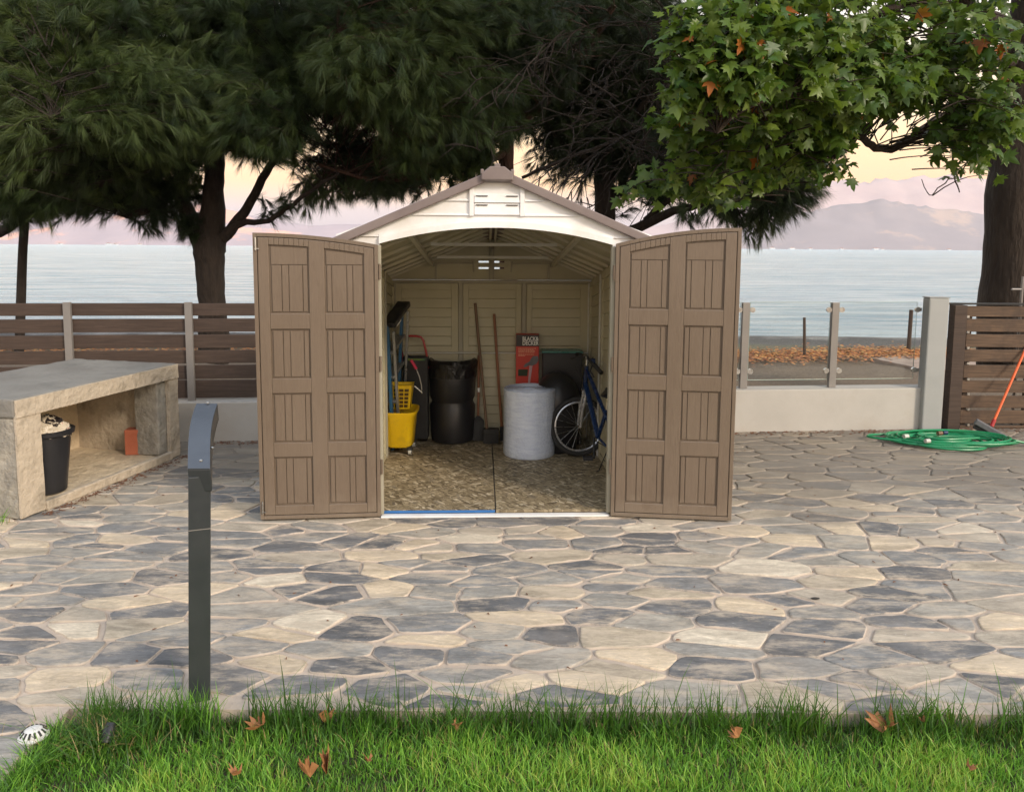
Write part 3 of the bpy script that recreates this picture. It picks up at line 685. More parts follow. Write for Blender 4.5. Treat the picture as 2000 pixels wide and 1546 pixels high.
# black bin with liner
c = G(884, 858, ZF); cx_, cy_ = c.x, c.y+.0
bn = thing('rubbish_bin', (cx_, cy_, ZF), 'tall black rubbish bin with a black liner folded over its rim, in the shed', 'bin')
MB().lathe((cx_, cy_, ZF), [(.155, 0), (.175, .01), (.183, .06), (.190, .30), (.172, .335), (.174, .35), (.188, .38), (.192, .50), (.196, .55), (.190, .57), (.190, .60), (.188, .66)], 48, True, True).build('body', M['black'], bn, smooth=True)
def wob(t_, z): return .012*noise.noise(Vector((math.cos(t_*6.283)*4, math.sin(t_*6.283)*4, z*22)))+.006*noise.noise(Vector((math.cos(t_*6.283)*12, math.sin(t_*6.283)*12, z*30)))
prof = [(.199, .545), (.204, .575), (.201, .61), (.206, .640), (.212, .668), (.20, .688), (.185, .694), (.168, .684), (.150, .65), (.10, .62), (.02, .60)]
MB().lathe((cx_, cy_, ZF), prof, 96, False, True, wob).build('liner', M['bag'], bn, smooth=True)
# tools
def stick(name, label, pts, r, m, group=None):
    t_ = thing(name, (pts[-1][0], pts[-1][1], ZF), label, 'broom' if 'broom' in name else 'shovel', group); MB().tube(pts, r, 10).build('handle', m, t_, smooth=True); return t_
a = P(935, 694, 6.36); s1 = stick('shovel', 'short handled shovel with pale shaft beside the black bin', [a, P(934, 812, 6.34)], .0105, M['stick2'])
MB().tube([P(935, 757, 6.347), P(935, 765, 6.347)], .0118, 10).build('sticker', M['wtext'], s1, smooth=True)
p = P(934, 812, 6.33); MB().rings([[(p.x-.012, p.y-.006, p.z), (p.x+.012, p.y-.006, p.z), (p.x+.012, p.y+.006, p.z), (p.x-.012, p.y+.006, p.z)], [(p.x-.05, p.y-.004, p.z-.04), (p.x+.05, p.y-.004, p.z-.04), (p.x+.05, p.y+.004, p.z-.04), (p.x-.05, p.y+.004, p.z-.04)], [(p.x-.045, p.y-.03, ZF+.002), (p.x+.045, p.y-.03, ZF+.002), (p.x+.045, p.y-.024, ZF+.002), (p.x-.045, p.y-.024, ZF+.002)]]).build('blade', M['blackm'], s1)
b1 = P(951, 826, 6.25); b1 = Vector((b1.x, 6.25, ZF+.12)); s2 = stick('push_broom', 'tall dark bronze push broom, the taller of the two on the back wall', [P(928, 592, 6.39), b1], .0115, M['stick'])
MB().box(b1.x-.03, b1.x+.10, 6.21, 6.29, ZF+.08, ZF+.12).build('head', M['blackm'], s2, bevel=.006); MB().box(b1.x-.027, b1.x+.097, 6.215, 6.285, ZF+.001, ZF+.0795).build('bristles', M['rubber'], s2)
b2 = Vector((P(975, 826, 6.31).x+.02, 6.33, ZF+.12)); s3 = stick('push_broom', 'reddish wooden push broom, the shorter one in the middle of the back wall', [P(965, 613, 6.39), b2], .0115, M['stick2'])
MB().box(b2.x+.004-.02, b2.x+.17, 6.305, 6.36, ZF+.07, ZF+.12).build('head', M['blackm'], s3, bevel=.006); MB().box(b2.x-.012, b2.x+.165, 6.31, 6.355, ZF+.001, ZF+.0695).build('bristles', M['rubber'], s3)
# bubble wrap roll
c = G(1034, 868, ZF); cx_, cy_ = P(1034, 800, 5.9).x, 5.93; rr = .203; zt = P(1034, 757, 5.93).z
def bubble():
    s = NT('bubble_wrap'); sp = s.n.new('ShaderNodeSeparateXYZ'); s.l.new(s.tc.outputs['Object'], sp.inputs[0])
    v = s.vor(s.co(), 70, 'SMOOTH_F1'); s.base(s.ramp(s.noise(s.co((1, 1, 5)), 12, 6), [(.3, (.58, .66, .84)), (.7, (.74, .82, .96))])); s.set(.22, spec=.8)
    h = s.math('ADD', s.math('SUBTRACT', 1, v), s.math('MULTIPLY', s.noise(s.co((1, 1, 2)), 60, 5), 1.5)); s.bump(h, .7, .006)
    s.p.inputs['Coat Weight'].default_value = .5; s.p.inputs['Coat Roughness'].default_value = .15; return s.m
M['bubble'] = bubble()
ro = thing('bubble_wrap_roll', (cx_, cy_, ZF), 'large standing roll of pale silvery bubble wrap on the shed floor', 'bubble wrap roll')
hgt = zt-ZF
MB().lathe((cx_, cy_, ZF), [(rr*.98, 0), (rr, .006), (rr*1.003, .05), (rr*.995, hgt*.4), (rr*1.003, hgt*.7), (rr, hgt-.005), (rr*.97, hgt), (.045, hgt-.004), (.045, hgt-.1)], 72, True, True, lambda t_, z: .0035*noise.noise(Vector((math.cos(t_*6.28)*5, math.sin(t_*6.28)*5, z*9)))).build('roll', M['bubble'], ro, smooth=True)
sp_ = []
for k in range(420):
    t_ = k/420; a_ = t_*2*math.pi*13; r_ = .055+(rr*.95-.055)*t_; sp_.append((cx_+r_*math.cos(a_), cy_+r_*math.sin(a_), ZF+hgt+.001+.002*random.random()))
MB().tube(sp_, .0022, 4).build('layer_edge', M['bubble'], ro)
# red trimmer box
by_ = 6.30; l, r_ = P(1008, 653, by_), P(1053, 653, by_); x0, x1 = l.x, r_.x; zt = l.z
rb = thing('tool_box_carton', ((x0+x1)/2, by_, ZF), 'tall red and black carton printed with a string trimmer behind the bubble wrap', 'carton')
MB().box(x0, x1, by_, by_+.10, ZF, zt).build('carton', M['redcard'], rb, bevel=.003)
hb = (zt-P(1008, 676, by_).z)
MB().box(x0+.001, x1-.001, by_-.0022, by_-.0006, zt-hb, zt-.002).build('black_band', M['cardblk'], rb)
def text(txt, size, x, y, z, parent, m, shear=0, bold=.0):
    cu = bpy.data.curves.new('lettering', 'FONT'); cu.body = txt; cu.size = size; cu.extrude = .0006; cu.offset = bold; cu.materials.append(m)
    o0 = bpy.data.objects.new('tmp', cu); COL.objects.link(o0); dg = bpy.context.evaluated_depsgraph_get(); me = bpy.data.meshes.new_from_object(o0.evaluated_get(dg)); bpy.data.objects.remove(o0); o = bpy.data.objects.new('lettering', me); COL.objects.link(o); o.parent = parent
    o.location = Vector((x, y, z))-ORG[parent.name]; o.rotation_euler = (math.pi/2, 0, 0); o.scale = (.78, 1, 1); return o
text('BLACK&', .046, x0+.052, by_-.0042, zt-.050, rb, M['wtext'], bold=.0012); text('DECKER', .046, x0+.052, by_-.0042, zt-.086, rb, M['wtext'], bold=.0012)
m = MB()
for z, a_, b_ in ((.118, .02, .165), (.128, .02, .15), (.140, .02, .16), (.150, .02, .155), (.168, .02, .15), (.178, .02, .075)):
    xx = x0+a_
    while xx < x0+b_:
        w_ = random.uniform(.006, .018); m.box(xx, min(xx+w_, x0+b_), by_-.0028, by_-.0008, zt-z, zt-z+.0045); xx += w_+.003
m.build('small_print', mat('orange_print', (.75, .42, .25), None, .5), rb)
U = lambda px, py, off: (lambda v: Vector((v.x, by_-off, v.z)))(P(px, py, by_))
def flatpoly(pts, off, th, m, name, parent):
    mb = MB(); mb.rings([[U(a_, b_, off) for a_, b_ in pts], [U(a_, b_, off-th) for a_, b_ in pts]]); return mb.build(name, m, parent)
flatpoly([(1022, 716), (1026, 710), (1034, 706), (1037, 700), (1041, 695), (1051, 695), (1052, 703), (1048, 710), (1040, 714), (1034, 713), (1026, 717)], .003, .0015, M['grey'], 'trimmer_picture', rb)
flatpoly([(1034, 714), (1040, 714), (1035, 749), (1031, 749)], .003, .0015, mat('pale_shaft', (.45, .30, .33), None, .5), 'trimmer_picture', rb)
flatpoly([(1012, 721), (1031, 721), (1030, 734), (1012, 734)], .002, .0012, mat('dark_green_print', (.015, .03, .01), None, .6), 'grass_picture', rb)
# black tote with teal lid, black dome tub
ty = 6.2; a, b = P(1060, 686, ty), P(1138, 686, ty)
tt = thing('storage_tote', ((a.x+b.x)/2, ty, ZF), 'dark storage box with a thin teal lid in the right back corner of the shed', 'storage box')
b.x = min(b.x, .60)
MB().box(a.x, b.x, ty, ty+.17, ZF, a.z-.012).build('box', M['black'], tt, bevel=.01)
MB().box(a.x-.008, b.x+.006, ty-.008, ty+.175, a.z-.012, a.z+.002).build('lid', mat('teal_lid', (.03, .16, .14), (.08, .26, .22), .3), tt, bevel=.004)
tc_ = P(1090, 780, 6.10); 
dm = thing('round_tub', (tc_.x-.0, 6.02, ZF), 'black upturned round tub between the bubble wrap and the bicycle', 'tub')
tx, tyy = P(1092, 780, 6.02).x+.0, 6.06
zt = P(1092, 728, 6.0).z-ZF; MB().lathe((tx-.015, tyy+.0, ZF), [(.15, 0), (.16, .02), (.188, zt*.55), (.186, zt*.66), (.168, zt*.78), (.135, zt*.88), (.09, zt*.955), (.02, zt)], 40).build('shell', M['black'], dm, smooth=True)

# bicycle
def bike():
    hub = Vector((P(1131, 822, 5.86).x, 5.86, ZF+.235)); R_ = .232
    root = thing('bicycle', (.60, 5.5, ZF), 'blue and silver bicycle with its front wheel turned, in the right side of the shed', 'bicycle')
    def wheel(c, nrm, R_):
        nrm = Vector(nrm).normalized(); a = nrm.cross(Vector((0, 0, 1))).normalized(); b = nrm.cross(a).normalized()
        pt = lambda t_, r, o=0: c+a*(math.cos(t_)*r)+b*(math.sin(t_)*r)+nrm*o
        w = MB(); w.tube([pt(2*math.pi*k/48, R_-.019) for k in range(49)], .019, 10, False); wo = w.build('wheel', M['rubber'], root, smooth=True)
        w = MB(); w.tube([pt(2*math.pi*k/48, R_-.044) for k in range(49)], .009, 6, False); w.build('rim', M['silver'], wo, smooth=True)
        w = MB()
        for k in range(20):
            t_ = 2*math.pi*k/20; o = .028*(1 if k % 2 else -1); w.tube([pt(t_+.5*(1 if k % 4 < 2 else -1), .015, o), pt(t_, R_-.046)], .0011, 4)
        w.build('spokes', M['steel'], wo)
        w = MB(); w.tube([c-nrm*.04, c+nrm*.04], .013, 12); w.build('hub', M['steel'], wo, smooth=True)
        w = MB(); q = [pt(3.6+.1*k, R_-.058, -.012) for k in range(3)]; w.tube(q, .008, 6); w.build('reflector', M['wtext'], wo)
        return a, b
    nr = Vector((.12, -.98, .12)).normalized(); a, b = wheel(hub, nr, R_)
    crown = hub+Vector((.035, -.05, .30)); hd0 = crown+Vector((.005, -.01, .02)); hd1 = hd0+Vector((.005, -.02, .17))
    for s_ in (-1, 1):
        o = nr*.048*s_; MB().tube([crown+o, crown+o*1.02-Vector((0, 0, .04)), hub+o+Vector((.012, -.012, .13)), hub+o], [.011, .012, .012, .010], 10).build('fork', M['silver'], root, smooth=True)
    MB().bar(crown-nr*.06, crown+nr*.06, .03, .022).build('fork_crown', M['silver'], root, bevel=.005)
    MB().tube([crown, hd1], .018, 12).build('head_tube', M['bikeblue'], root, smooth=True)
    bb = Vector((.625, 5.42, ZF+.26)); st = Vector((.665, 5.25, ZF+.50)); rh = Vector((.705, 4.98, ZF+.23))
    m = MB(); m.tube([hd0+Vector((0, 0, .03)), bb], .02, 10); m.tube([hd1-Vector((0, 0, .03)), st-Vector((0, 0, .06))], .015, 10); m.tube([bb, st], .015, 10)
    m.tube([bb, rh], .009, 8); m.tube([st-Vector((0, 0, .07)), rh], .008, 8); m.build('frame', M['bikeblue'], root, smooth=True)
    wheel(rh, (1, .05, .08), R_)
    m = MB(); m.tube([st, st+Vector((.005, -.02, .1))], .012, 8); m.build('seat_post', M['steel'], root, smooth=True)
    sc_ = st+Vector((.005, -.02, .12)); MB().rings([[sc_+Vector((w*math.cos(t_), l_+.01*math.sin(t_)*0, .018*math.sin(t_))) for t_ in [2*math.pi*k/12 for k in range(12)]] for l_, w in ((.12, .012), (.06, .022), (-.02, .05), (-.09, .068), (-.12, .05))]).build('saddle', M['black'], root, smooth=True)
    # bars
    st2 = hd1+Vector((.0, .0, .07)); m = MB(); m.tube([hd1, st2], .012, 10); m.build('stem', M['steel'], root, smooth=True)
    gl = P(1128, 692, 6.02); gr = P(1194, 727, 5.62); gr.x = min(gr.x, .66)
    mid = st2; m = MB(); m.tube([gl, gl.lerp(mid, .5)+Vector((0, 0, -.015)), mid, mid.lerp(gr, .5)+Vector((0, 0, -.01)), gr], .0105, 10); m.build('handlebar', M['blackm'], root, smooth=True)
    for g_ in (gl, gr):
        d_ = (mid-g_).normalized(); MB().tube([g_-d_*.01, g_+d_*.09], .017, 12).build('grip', M['rubber'], root, smooth=True)
        MB().tube([g_+d_*.12, g_+d_*.06+Vector((-.05, -.03, -.02)), g_+Vector((-.055, -.035, -.03))], .006, 6).build('brake_lever', M['blackm'], root, smooth=True)
    MB().box(mid.x+.02, mid.x+.06, mid.y-.05, mid.y-.01, mid.z-.05, mid.z-.01).build('shifter', M['bikeblue'], root, bevel=.008)
    m = MB()
    for k in range(4):
        o = Vector((-.04+.02*k, -.04, 0)); m.tube([mid+o*2+Vector((0, 0, .01)), mid+o*1.2+Vector((-.05, -.06, -.07)), mid+Vector((-.04, -.04, -.18)), crown+Vector((0, -.03, -.02))], .0022, 5)
    m.build('cable', M['blackm'], root)
    MB().tube([bb+Vector((-.03, 0, 0)), bb+Vector((-.035, -.09, -.13))], .008, 8).build('crank', M['blackm'], root, smooth=True)
    p = bb+Vector((-.075, -.09, -.13)); MB().box(p.x-.04, p.x+.03, p.y-.03, p.y+.03, p.z-.012, p.z+.012).build('pedal', M['blackm'], root, bevel=.004)
    MB().tube([bb+Vector((-.02, -.02, -.02)), P(1188, 875, 5.35), P(1170, 918, 5.40), P(1165, 921, 5.41)], .0045, 6).build('kickstand', M['blackm'], root, smooth=True)
bike()

# ------------------------------------------------------------------ concrete bench, bin, brick
C0 = Vector((-2.946, 4.467, 0)); U_ = Vector((.223, .975, 0)).normalized(); V_ = Vector((-U_.y, U_.x, 0)); BL = 1.47; BD = .92
BM = Matrix(((U_.x, V_.x, 0, C0.x), (U_.y, V_.y, 0, C0.y), (0, 0, 1, 0), (0, 0, 0, 1)))
bench = thing('concrete_bench', C0, 'old rendered concrete bench with an open shelf below, by the timber fence', 'bench')
zT = .735
def rough(o, lev=4, amp=.006, sc_=9):
    m_ = o.modifiers.new('sd', 'SUBSURF'); m_.subdivision_type = 'SIMPLE'; m_.levels = lev; m_.render_levels = lev
    tx_ = bpy.data.textures.new('render_rough', 'CLOUDS'); tx_.noise_scale = .11; tx_.noise_depth = 3
    d_ = o.modifiers.new('dp', 'DISPLACE'); d_.texture = tx_; d_.strength = amp*2.4; d_.texture_coords = 'LOCAL'; return o
rough(MB(BM).box(-.012, BL+.012, -.012, BD, zT-.115, zT).build('top_slab', M['conc_top'], bench, bevel=.012))
e0 = MB(BM).box(0.0, .17, .0, BD-.02, 0, zT-.117).build('end_wall', M['conc'], bench, bevel=.012); rough(e0)
e1 = MB(BM).box(BL-.10, BL, .0, BD-.02, 0, zT-.117).build('end_wall', M['conc_lit_ochre'], bench, bevel=.01); rough(e1)
rough(MB(BM).box(BL-.2, BL-.101, .012, .22, .05, zT-.118).build('pillar', M['conc'], bench, bevel=.01), 4)
rough(MB(BM).box(.171, BL-.101, BD-.1, BD-.02, .0, zT-.118).build('back_wall', M['ochre_bounce'], bench))
rough(MB(BM).box(.171, BL-.101, .012, BD-.101, .0, .045).build('floor_slab', M['ochre_bounce'], bench, bevel=.01))
rough(MB(BM).box(-.006, .172, -.016, -.002, .01, zT-.10).build('lit_facing', M['conc_lit_ochre'], bench), 4, .004)
rough(MB(BM).box(BL-.10, BL+.006, -.016, -.002, .01, zT-.10).build('lit_facing', M['conc_lit_ochre'], bench), 4, .004)
rough(MB(BM).box(.1725, BL-.1005, -.03, .011, .0, .062).build('kerb', M['conc_lit_ochre'], bench, bevel=.008), 4, .005)
rough(MB(BM).box(-.008, BL+.008, -.024, -.0135, zT-.112, zT-.006).build('lit_slab_facing', M['conc_lit_ochre'], bench), 4, .003)
# bin with rubbish
bp = Vector((P(90, 900, 4.86).x, 4.86, .05))
bb_ = thing('small_bin', bp, 'tapered black plastic bin full of rubbish under the concrete bench', 'bin')
MB().lathe(bp, [(.10, 0), (.112, .01), (.150, .375), (.172, .385), (.175, .41), (.160, .415), (.146, .40), (.11, .05)], 40).build('body', M['black'], bb_, smooth=True)
mp_ = NT('rubbish_bags'); cc_ = mp_.ramp(mp_.noise(mp_.co(), 14, 3, .6, 1.5), [(.40, (.02, .015, .015)), (.46, (.60, .52, .40)), (.60, (.72, .66, .55)), (.66, (.5, .2, .14)), (.7, (.66, .6, .5))], 'CONSTANT'); mp_.base(cc_); mp_.set(.4); mp_.bump(mp_.noise(mp_.co(), 18, 5), .8, .02)
m = MB(); rs = []
for j in range(12):
    ph = j/11*math.pi/2; r = .15*math.cos(ph); z = .375+.12*math.sin(ph)
    rs.append([(bp.x+(r+(.03*noise.noise(Vector((k*.7, j*.8, 3)))))*math.cos(2*math.pi*k/30), bp.y+(r+.03*noise.noise(Vector((k*.7, j*.8, 3))))*math.sin(2*math.pi*k/30), bp.z+z+.03*noise.noise(Vector((k*.5, j*.7, 9)))) for k in range(30)])
m.rings(rs); rub = m.build('rubbish', mp_.m, org=bp+Vector((0, 0, .37)), smooth=True); tag(rub, 'crumpled cream and black plastic rubbish heaped in the small bin', 'rubbish')
q = BM @ Vector((BL-.27, .27, .046)); bz = MB(BM).box(BL-.30, BL-.215, .235, .36, .047, .265).build('brick', M['brick'], bench.parent, bevel=.004) if False else None
bq = G(257, 889, .05); bo = MB(Matrix.Translation((bq.x, bq.y+.02, .048)) @ Matrix.Rotation(.12, 4, 'Z')).box(-.056, .056, -.0, .10, 0, .195).build('hollow_brick', M['brick'], bevel=.004)
tag(bo, 'single red terracotta brick stood on end under the concrete bench', 'brick')

# ------------------------------------------------------------------ walls and fences
def FL(x): return 6.60+.098*x          # front line of garden wall (world)
def wallbox(mb, x0, x1, o0, o1, z0, z1):
    a, b = FL(x0), FL(x1); mb.hexa([(x0, a+o0, z0), (x1, b+o0, z0), (x1, b+o1, z0), (x0, a+o1, z0), (x0, a+o0, z1), (x1, b+o0, z1), (x1, b+o1, z1), (x0, a+o1, z1)])
m = MB(); wallbox(m, -7.5, .3, 0, .2, -.05, .335); wallbox(m, .3001, 3.9, 0, .2, -.05, .385); wl = m.build('garden_wall', M['wallw'], bevel=.008); 
tag(wl, 'low white rendered wall under the fence and the glass panels', 'wall')
ORG[wl.name] = ORG[wl.name]
# timber fence
tf = thing('timber_fence', (-3.2, FL(-3.2)+.1, .34), 'dark brown horizontal board fence with grey posts on the low wall', 'fence')
zb_ = [(.352, .506), (.517, .634), (.650, .760), (.781, .893), (.918, 1.030), (1.058, 1.162)]
px_posts = [-6.85, -5.25, P(129, 700, 6.27).x, P(363, 700, 6.33).x, -1.0]
for i in range(len(px_posts)-1):
    xa, xb = px_posts[i]+.0, px_posts[i+1]
    for z0, z1 in zb_:
        m = MB(); dz = random.uniform(-.003, .003); wallbox(m, xa+.003, xb-.003, .105, .128, z0+dz, z1+dz); m.build('board', M['board'], tf, bevel=.003)
for x in px_posts:
    m = MB(); wallbox(m, x-.029, x+.029, .07, .1, .336, 1.172); m.build('post', M['gpost'], tf, bevel=.003)
# glass balustrade
GP = [P(1463, 700, 6.75).x, P(1643, 700, 6.8).x]
gl_ = thing('glass_balustrade', (2.9, FL(2.9)+.1, .385), 'clear glass panels held by clamps on metal posts on the low wall', 'glass fence')
s = NT('clear_glass'); gm = s.n.new('ShaderNodeBsdfTransparent'); gm.inputs[0].default_value = (.975, .99, .985, 1); gg = s.n.new('ShaderNodeBsdfGlossy'); gg.inputs['Roughness'].default_value = .03
fr_ = s.n.new('ShaderNodeFresnel'); fr_.inputs[0].default_value = 1.45; mx = s.n.new('ShaderNodeMixShader'); s.l.new(fr_.outputs[0], mx.inputs[0]); s.l.new(gm.outputs[0], mx.inputs[1]); s.l.new(gg.outputs[0], mx.inputs[2]); s.l.new(mx.outputs[0], s.o.inputs[0]); M['glass'] = s.m
M['glass_edge'] = mat('glass_edge', (.25, .36, .33), None, .2)
pilx = (P(1827, 700, 6.76).x, P(1867, 700, 6.76).x)
spans = [(1.25, GP[0]-.045), (GP[0]+.045, GP[1]-.045), (GP[1]+.045, pilx[0]-.03)]
for a, b in spans:
    m = MB(); wallbox(m, a, b, .10, .108, .46, 1.165); pn = m.build('glass_panel', M['glass'], gl_)
    m = MB(); wallbox(m, a, b, .0995, .1085, 1.1655, 1.169); wallbox(m, a-.003, a-.0005, .0995, .1085, .46, 1.169); wallbox(m, b+.0005, b+.003, .0995, .1085, .46, 1.169); wallbox(m, a, b, .0995, .1085, .455, .4595); m.build('glass_rim', M['glass_edge'], pn)
for x in GP:
    m = MB(); wallbox(m, x-.033, x+.033, .07, .12, .386, 1.165); m.build('post', M['gpost'], gl_, bevel=.003)
for x, ss in ((GP[0], (-1, 1)), (GP[1], (-1, 1)), (pilx[0]+.03, (-1,))):
    for s_ in ss:
        for z in (.54, 1.10):
            c = Vector((x+s_*.058, FL(x)+.085, z)); m = MB(); m.tube([c+Vector((0, -.012, 0)), c+Vector((0, .012, 0))], .024, 18); m.bar(c, c-Vector((s_*.035, 0, 0)), .018, .03); m.build('clamp', M['steel'], gl_, smooth=True)
# pillar
m = MB(); m.box(pilx[0], pilx[1], FL(3.8)-.06, FL(3.8)+.06, -.03, 1.215); pl = m.build('wall_pillar', M['pillar'], bevel=.012); tag(pl, 'square pale grey pillar where the glass fence ends', 'pillar')
m = MB(); m.box(pilx[0]-.004, pilx[1]+.004, FL(3.8)-.064, FL(3.8)+.064, 1.2155, 1.224); m.build('cap', M['pillar'], pl, bevel=.003)
# timber gate
gx0 = P(1889, 700, 6.95).x; gy = 7.0
gt = thing('timber_gate', (gx0+.8, gy, 0), 'slatted brown timber gate beside the grey pillar', 'gate')
ptl, ptr = P(1857, 700, 6.93), P(1881, 700, 6.93)
MB().box(ptl.x, ptr.x, 6.91, 7.01, -.03, P(1870, 596, 6.93).z).build('post', M['board'], gt, bevel=.004)
for y0, y1 in ((598, 618.6), (623, 648), (653, 678), (683, 706.5), (713, 738), (743, 766.5), (772.5, 796.5), (801, 826.5), (831, 852)):
    z1, z0 = P(1950, y0, gy).z, P(1950, y1, gy).z; MB().box(gx0+.01*random.random(), gx0+1.5, gy, gy+.022, max(z0, .006), z1).build('slat', M['board_warm'], gt, bevel=.003)
for x in (gx0+.045, gx0+.62, gx0+1.3): MB().box(x-.02, x+.02, gy+.0225, gy+.06, .02, 1.13).build('brace', M['board'], gt)
m = MB(); z = P(1950, 597, 6.93).z; m.box(ptl.x-.02, gx0+1.5, 6.98, 7.02, z+.003, z+.02); m.build('top_rail', M['blackm'], gt, bevel=.003)
for y in (618, 648, 679, 709, 740, 769, 799, 829):
    p = P(1891, y, gy-.01); MB().box(p.x-.008, p.x+.012, gy-.012, gy-.001, p.z-.012, p.z+.008).build('spacer', M['steel'], gt)
# pipe by the gate
p0 = P(1996, 565, 7.25); pp_ = thing('metal_pipe', (p0.x, 7.25, -.02), 'thin grey metal pipe with a short side arm behind the gate', 'pipe')
MB().tube([(p0.x, 7.25, -.02), (p0.x, 7.25, p0.z+.12)], .013, 10).build('upright', M['gpost'], pp_, smooth=True); MB().tube([P(1976, 565, 7.25), p0], .011, 8).build('side_arm', M['gpost'], pp_, smooth=True)
# orange broom leaning on gate
h0 = P(1938, 829, 6.72); h1 = h0+(P(2000, 688, 6.97)-h0)*1.35
br = thing('orange_broom', (h0.x, 6.6, 0), 'broom with orange handle and grey head leaning on the timber gate', 'broom')
MB().tube([h0, h1], .011, 10).build('handle', M['orange'], br, smooth=True)
a, b = P(1905, 822, 6.7), P(1965, 856, 6.6); MB().bar(a, b, .06, .05).build('head', M['grey'], br, bevel=.008)
MB().bar(a+Vector((0, .01, -.045)), b+Vector((0, .01, -.045)), .05, .045).build('bristles', M['blackm'], br)
MB().tube([h0-(h1-h0).normalized()*.02, h0+(h1-h0).normalized()*.05], .017, 10).build('socket', M['red'], br, smooth=True)
# garden hose
hc = Vector((3.74, 6.47, 0)); m = []; rng = random.Random(3); pts = []; tot = 0
for k in range(9*28):
    t_ = k/28*2*math.pi; loop = k//28; f = .55+.45*(.5+.5*math.sin(k*.13+1.3)); rx = .46*f+.10*math.sin(k*.05); ry = .23*f+.05*math.cos(k*.07)
    pts.append(Vector((hc.x+rx*math.cos(t_)+.13*math.sin(k*.031)-.0+.03*math.sin(k*.37), hc.y+ry*math.sin(t_)+.07*math.sin(k*.043)+.02*math.sin(k*.29), .012+.006*(k//40)+.008*math.sin(k*.21))))
pts += [Vector((hc.x+.7, hc.y-.12, .012)), Vector((hc.x+1.1, hc.y-.02, .012)), Vector((hc.x+1.6, hc.y-.05, .012)), Vector((hc.x+2.2, hc.y+.1, .012))]
ho = thing('garden_hose', hc, 'coiled green garden hose lying on the paving by the gate', 'hose')
MB().tube(pts, .0105, 8).build('coil', M['hose'], ho, smooth=True)
pts2 = [Vector((hc.x+.50*math.cos(a_)*(1-.03*k_)+.1*k_*.3, hc.y+.26*math.sin(a_)*(1-.05*k_), .03+.012*k_)) for k_ in range(3) for a_ in [2*math.pi*j/30+k_*.1 for j in range(30)]]
MB().tube(pts2, .0105, 8).build('coil', M['hose'], ho, smooth=True)
for px, py, mm in ((1770, 852, 'rod'), (1812, 861, 'rod'), (1836, 846, 'stick'), (1846, 845, 'bikeblue')):
    q = G(px, py, .07); MB().tube([q-Vector((.02, 0, 0)), q+Vector((.02, .01, 0))], .018, 12).build('connector', M[mm], ho, smooth=True)
s = NT('wet_stone'); s.base((.13, .105, .085)); s.set(.15); s.n['Principled BSDF'].inputs['Alpha'].default_value = 1
# handrail post in the foreground
pf = G(390, 1362, -.0); px_ = pf.x; w = .04
hp_ = thing('metal_post', (px_, 2.66, -.03), 'dark grey square metal post with a sloping arched top bar, in the grass edge', 'post')
y0 = 2.64; ztop = P(390, 915, y0).z; 
def psec(z, grow=0):
    t_ = (z+.06)/(ztop-.024); xb, xt = P(390, 1385, y0+.03).x, P(390, 955, y0+.03).x; c_ = Vector((xb+(xt-xb)*t_, y0+.03, z)); a_ = .36; ux = Vector((math.cos(a_), math.sin(a_), 0))*(.0368+grow); uy = Vector((-math.sin(a_), math.cos(a_), 0))*(.028+grow)
    return [c_-ux-uy, c_+ux-uy, c_+ux+uy, c_-ux+uy]
MB().hexa(psec(-.06)+psec(ztop-.03)).build('upright', M['anth'], hp_, bevel=.003)
MB().hexa(psec(ztop-.225, .0006)+psec(ztop-.222, .0006)).build('seam', M['gpost'], hp_)
fL, fR = P(366, 916, y0), P(411, 916, y0); rL, rR = P(385, 789, 3.02), P(427, 789, 3.02)
rs = []
for k in range(13):
    u = k/12; L0 = fL.lerp(rL, u); R0 = fR.lerp(rR, u); bul = .045*math.sin(u*math.pi)
    sh = Vector((-.012*math.sin(u*math.pi*.9), 0, bul*.4)); L0 = L0+sh; R0 = R0+sh; th_ = .085-.02*u
    rs.append([L0-Vector((0, -.01, th_)), R0-Vector((0, -.01, th_)), R0, L0])
MB().rings(rs).build('top_bar', M['anth'], hp_, bevel=.004)
rs2 = [[r[3]+Vector((.001, 0, .0008)), r[2]+Vector((-.001, 0, .0008)), r[2]+Vector((-.001, 0, .0035)), r[3]+Vector((.001, 0, .0035))] for r in rs]
MB().rings(rs2).build('skylit_strip', M['anth_skylit'], hp_, bevel=.001)
for px, py in ((375, 882), (415, 880), (393, 905), (406, 792)):
    u = (916-py)/127; q = P(px, py, y0+.38*u)+Vector((0, 0, .012)); MB().lathe(q, [(.006, -.003), (.006, .0015), (.003, .004)], 12).build('screw', M['steel'], hp_, smooth=True)
# drain cap
dc = G(66, 1438, .0); dr = thing('drain_cap', dc, 'small white slotted dome on the paving beside the grass', 'drain cap')
MB().lathe(dc, [(.046, .001), (.047, .006), (.043, .010), (.034, .022), (.022, .029), (.008, .031)], 40).build('dome', M['whitepl'], dr, smooth=True)
m = MB()
for k in range(14):
    a_ = 2*math.pi*k/14; c_, s_ = math.cos(a_), math.sin(a_); w_ = Vector((-s_, c_, 0))*.0035
    p = dc+Vector((c_*.041, s_*.041, .0145)); q = dc+Vector((c_*.028, s_*.028, .0275)); m.hexa([p-w_, p+w_, q+w_, q-w_, p-w_+Vector((0, 0, .002)), p+w_+Vector((0, 0, .002)), q+w_*.7+Vector((0, 0, .002)), q-w_*.7+Vector((0, 0, .002))])
m.build('slot', M['blackm'], dr)
sp0 = G(213, 1448, -.03); sl_ = thing('ground_spotlight', sp0, 'small black spotlight half hidden in the lawn corner', 'spotlight')
MB().tube([sp0, sp0+Vector((0, 0, .06))], .006, 8).build('stake', M['blackm'], sl_, smooth=True)
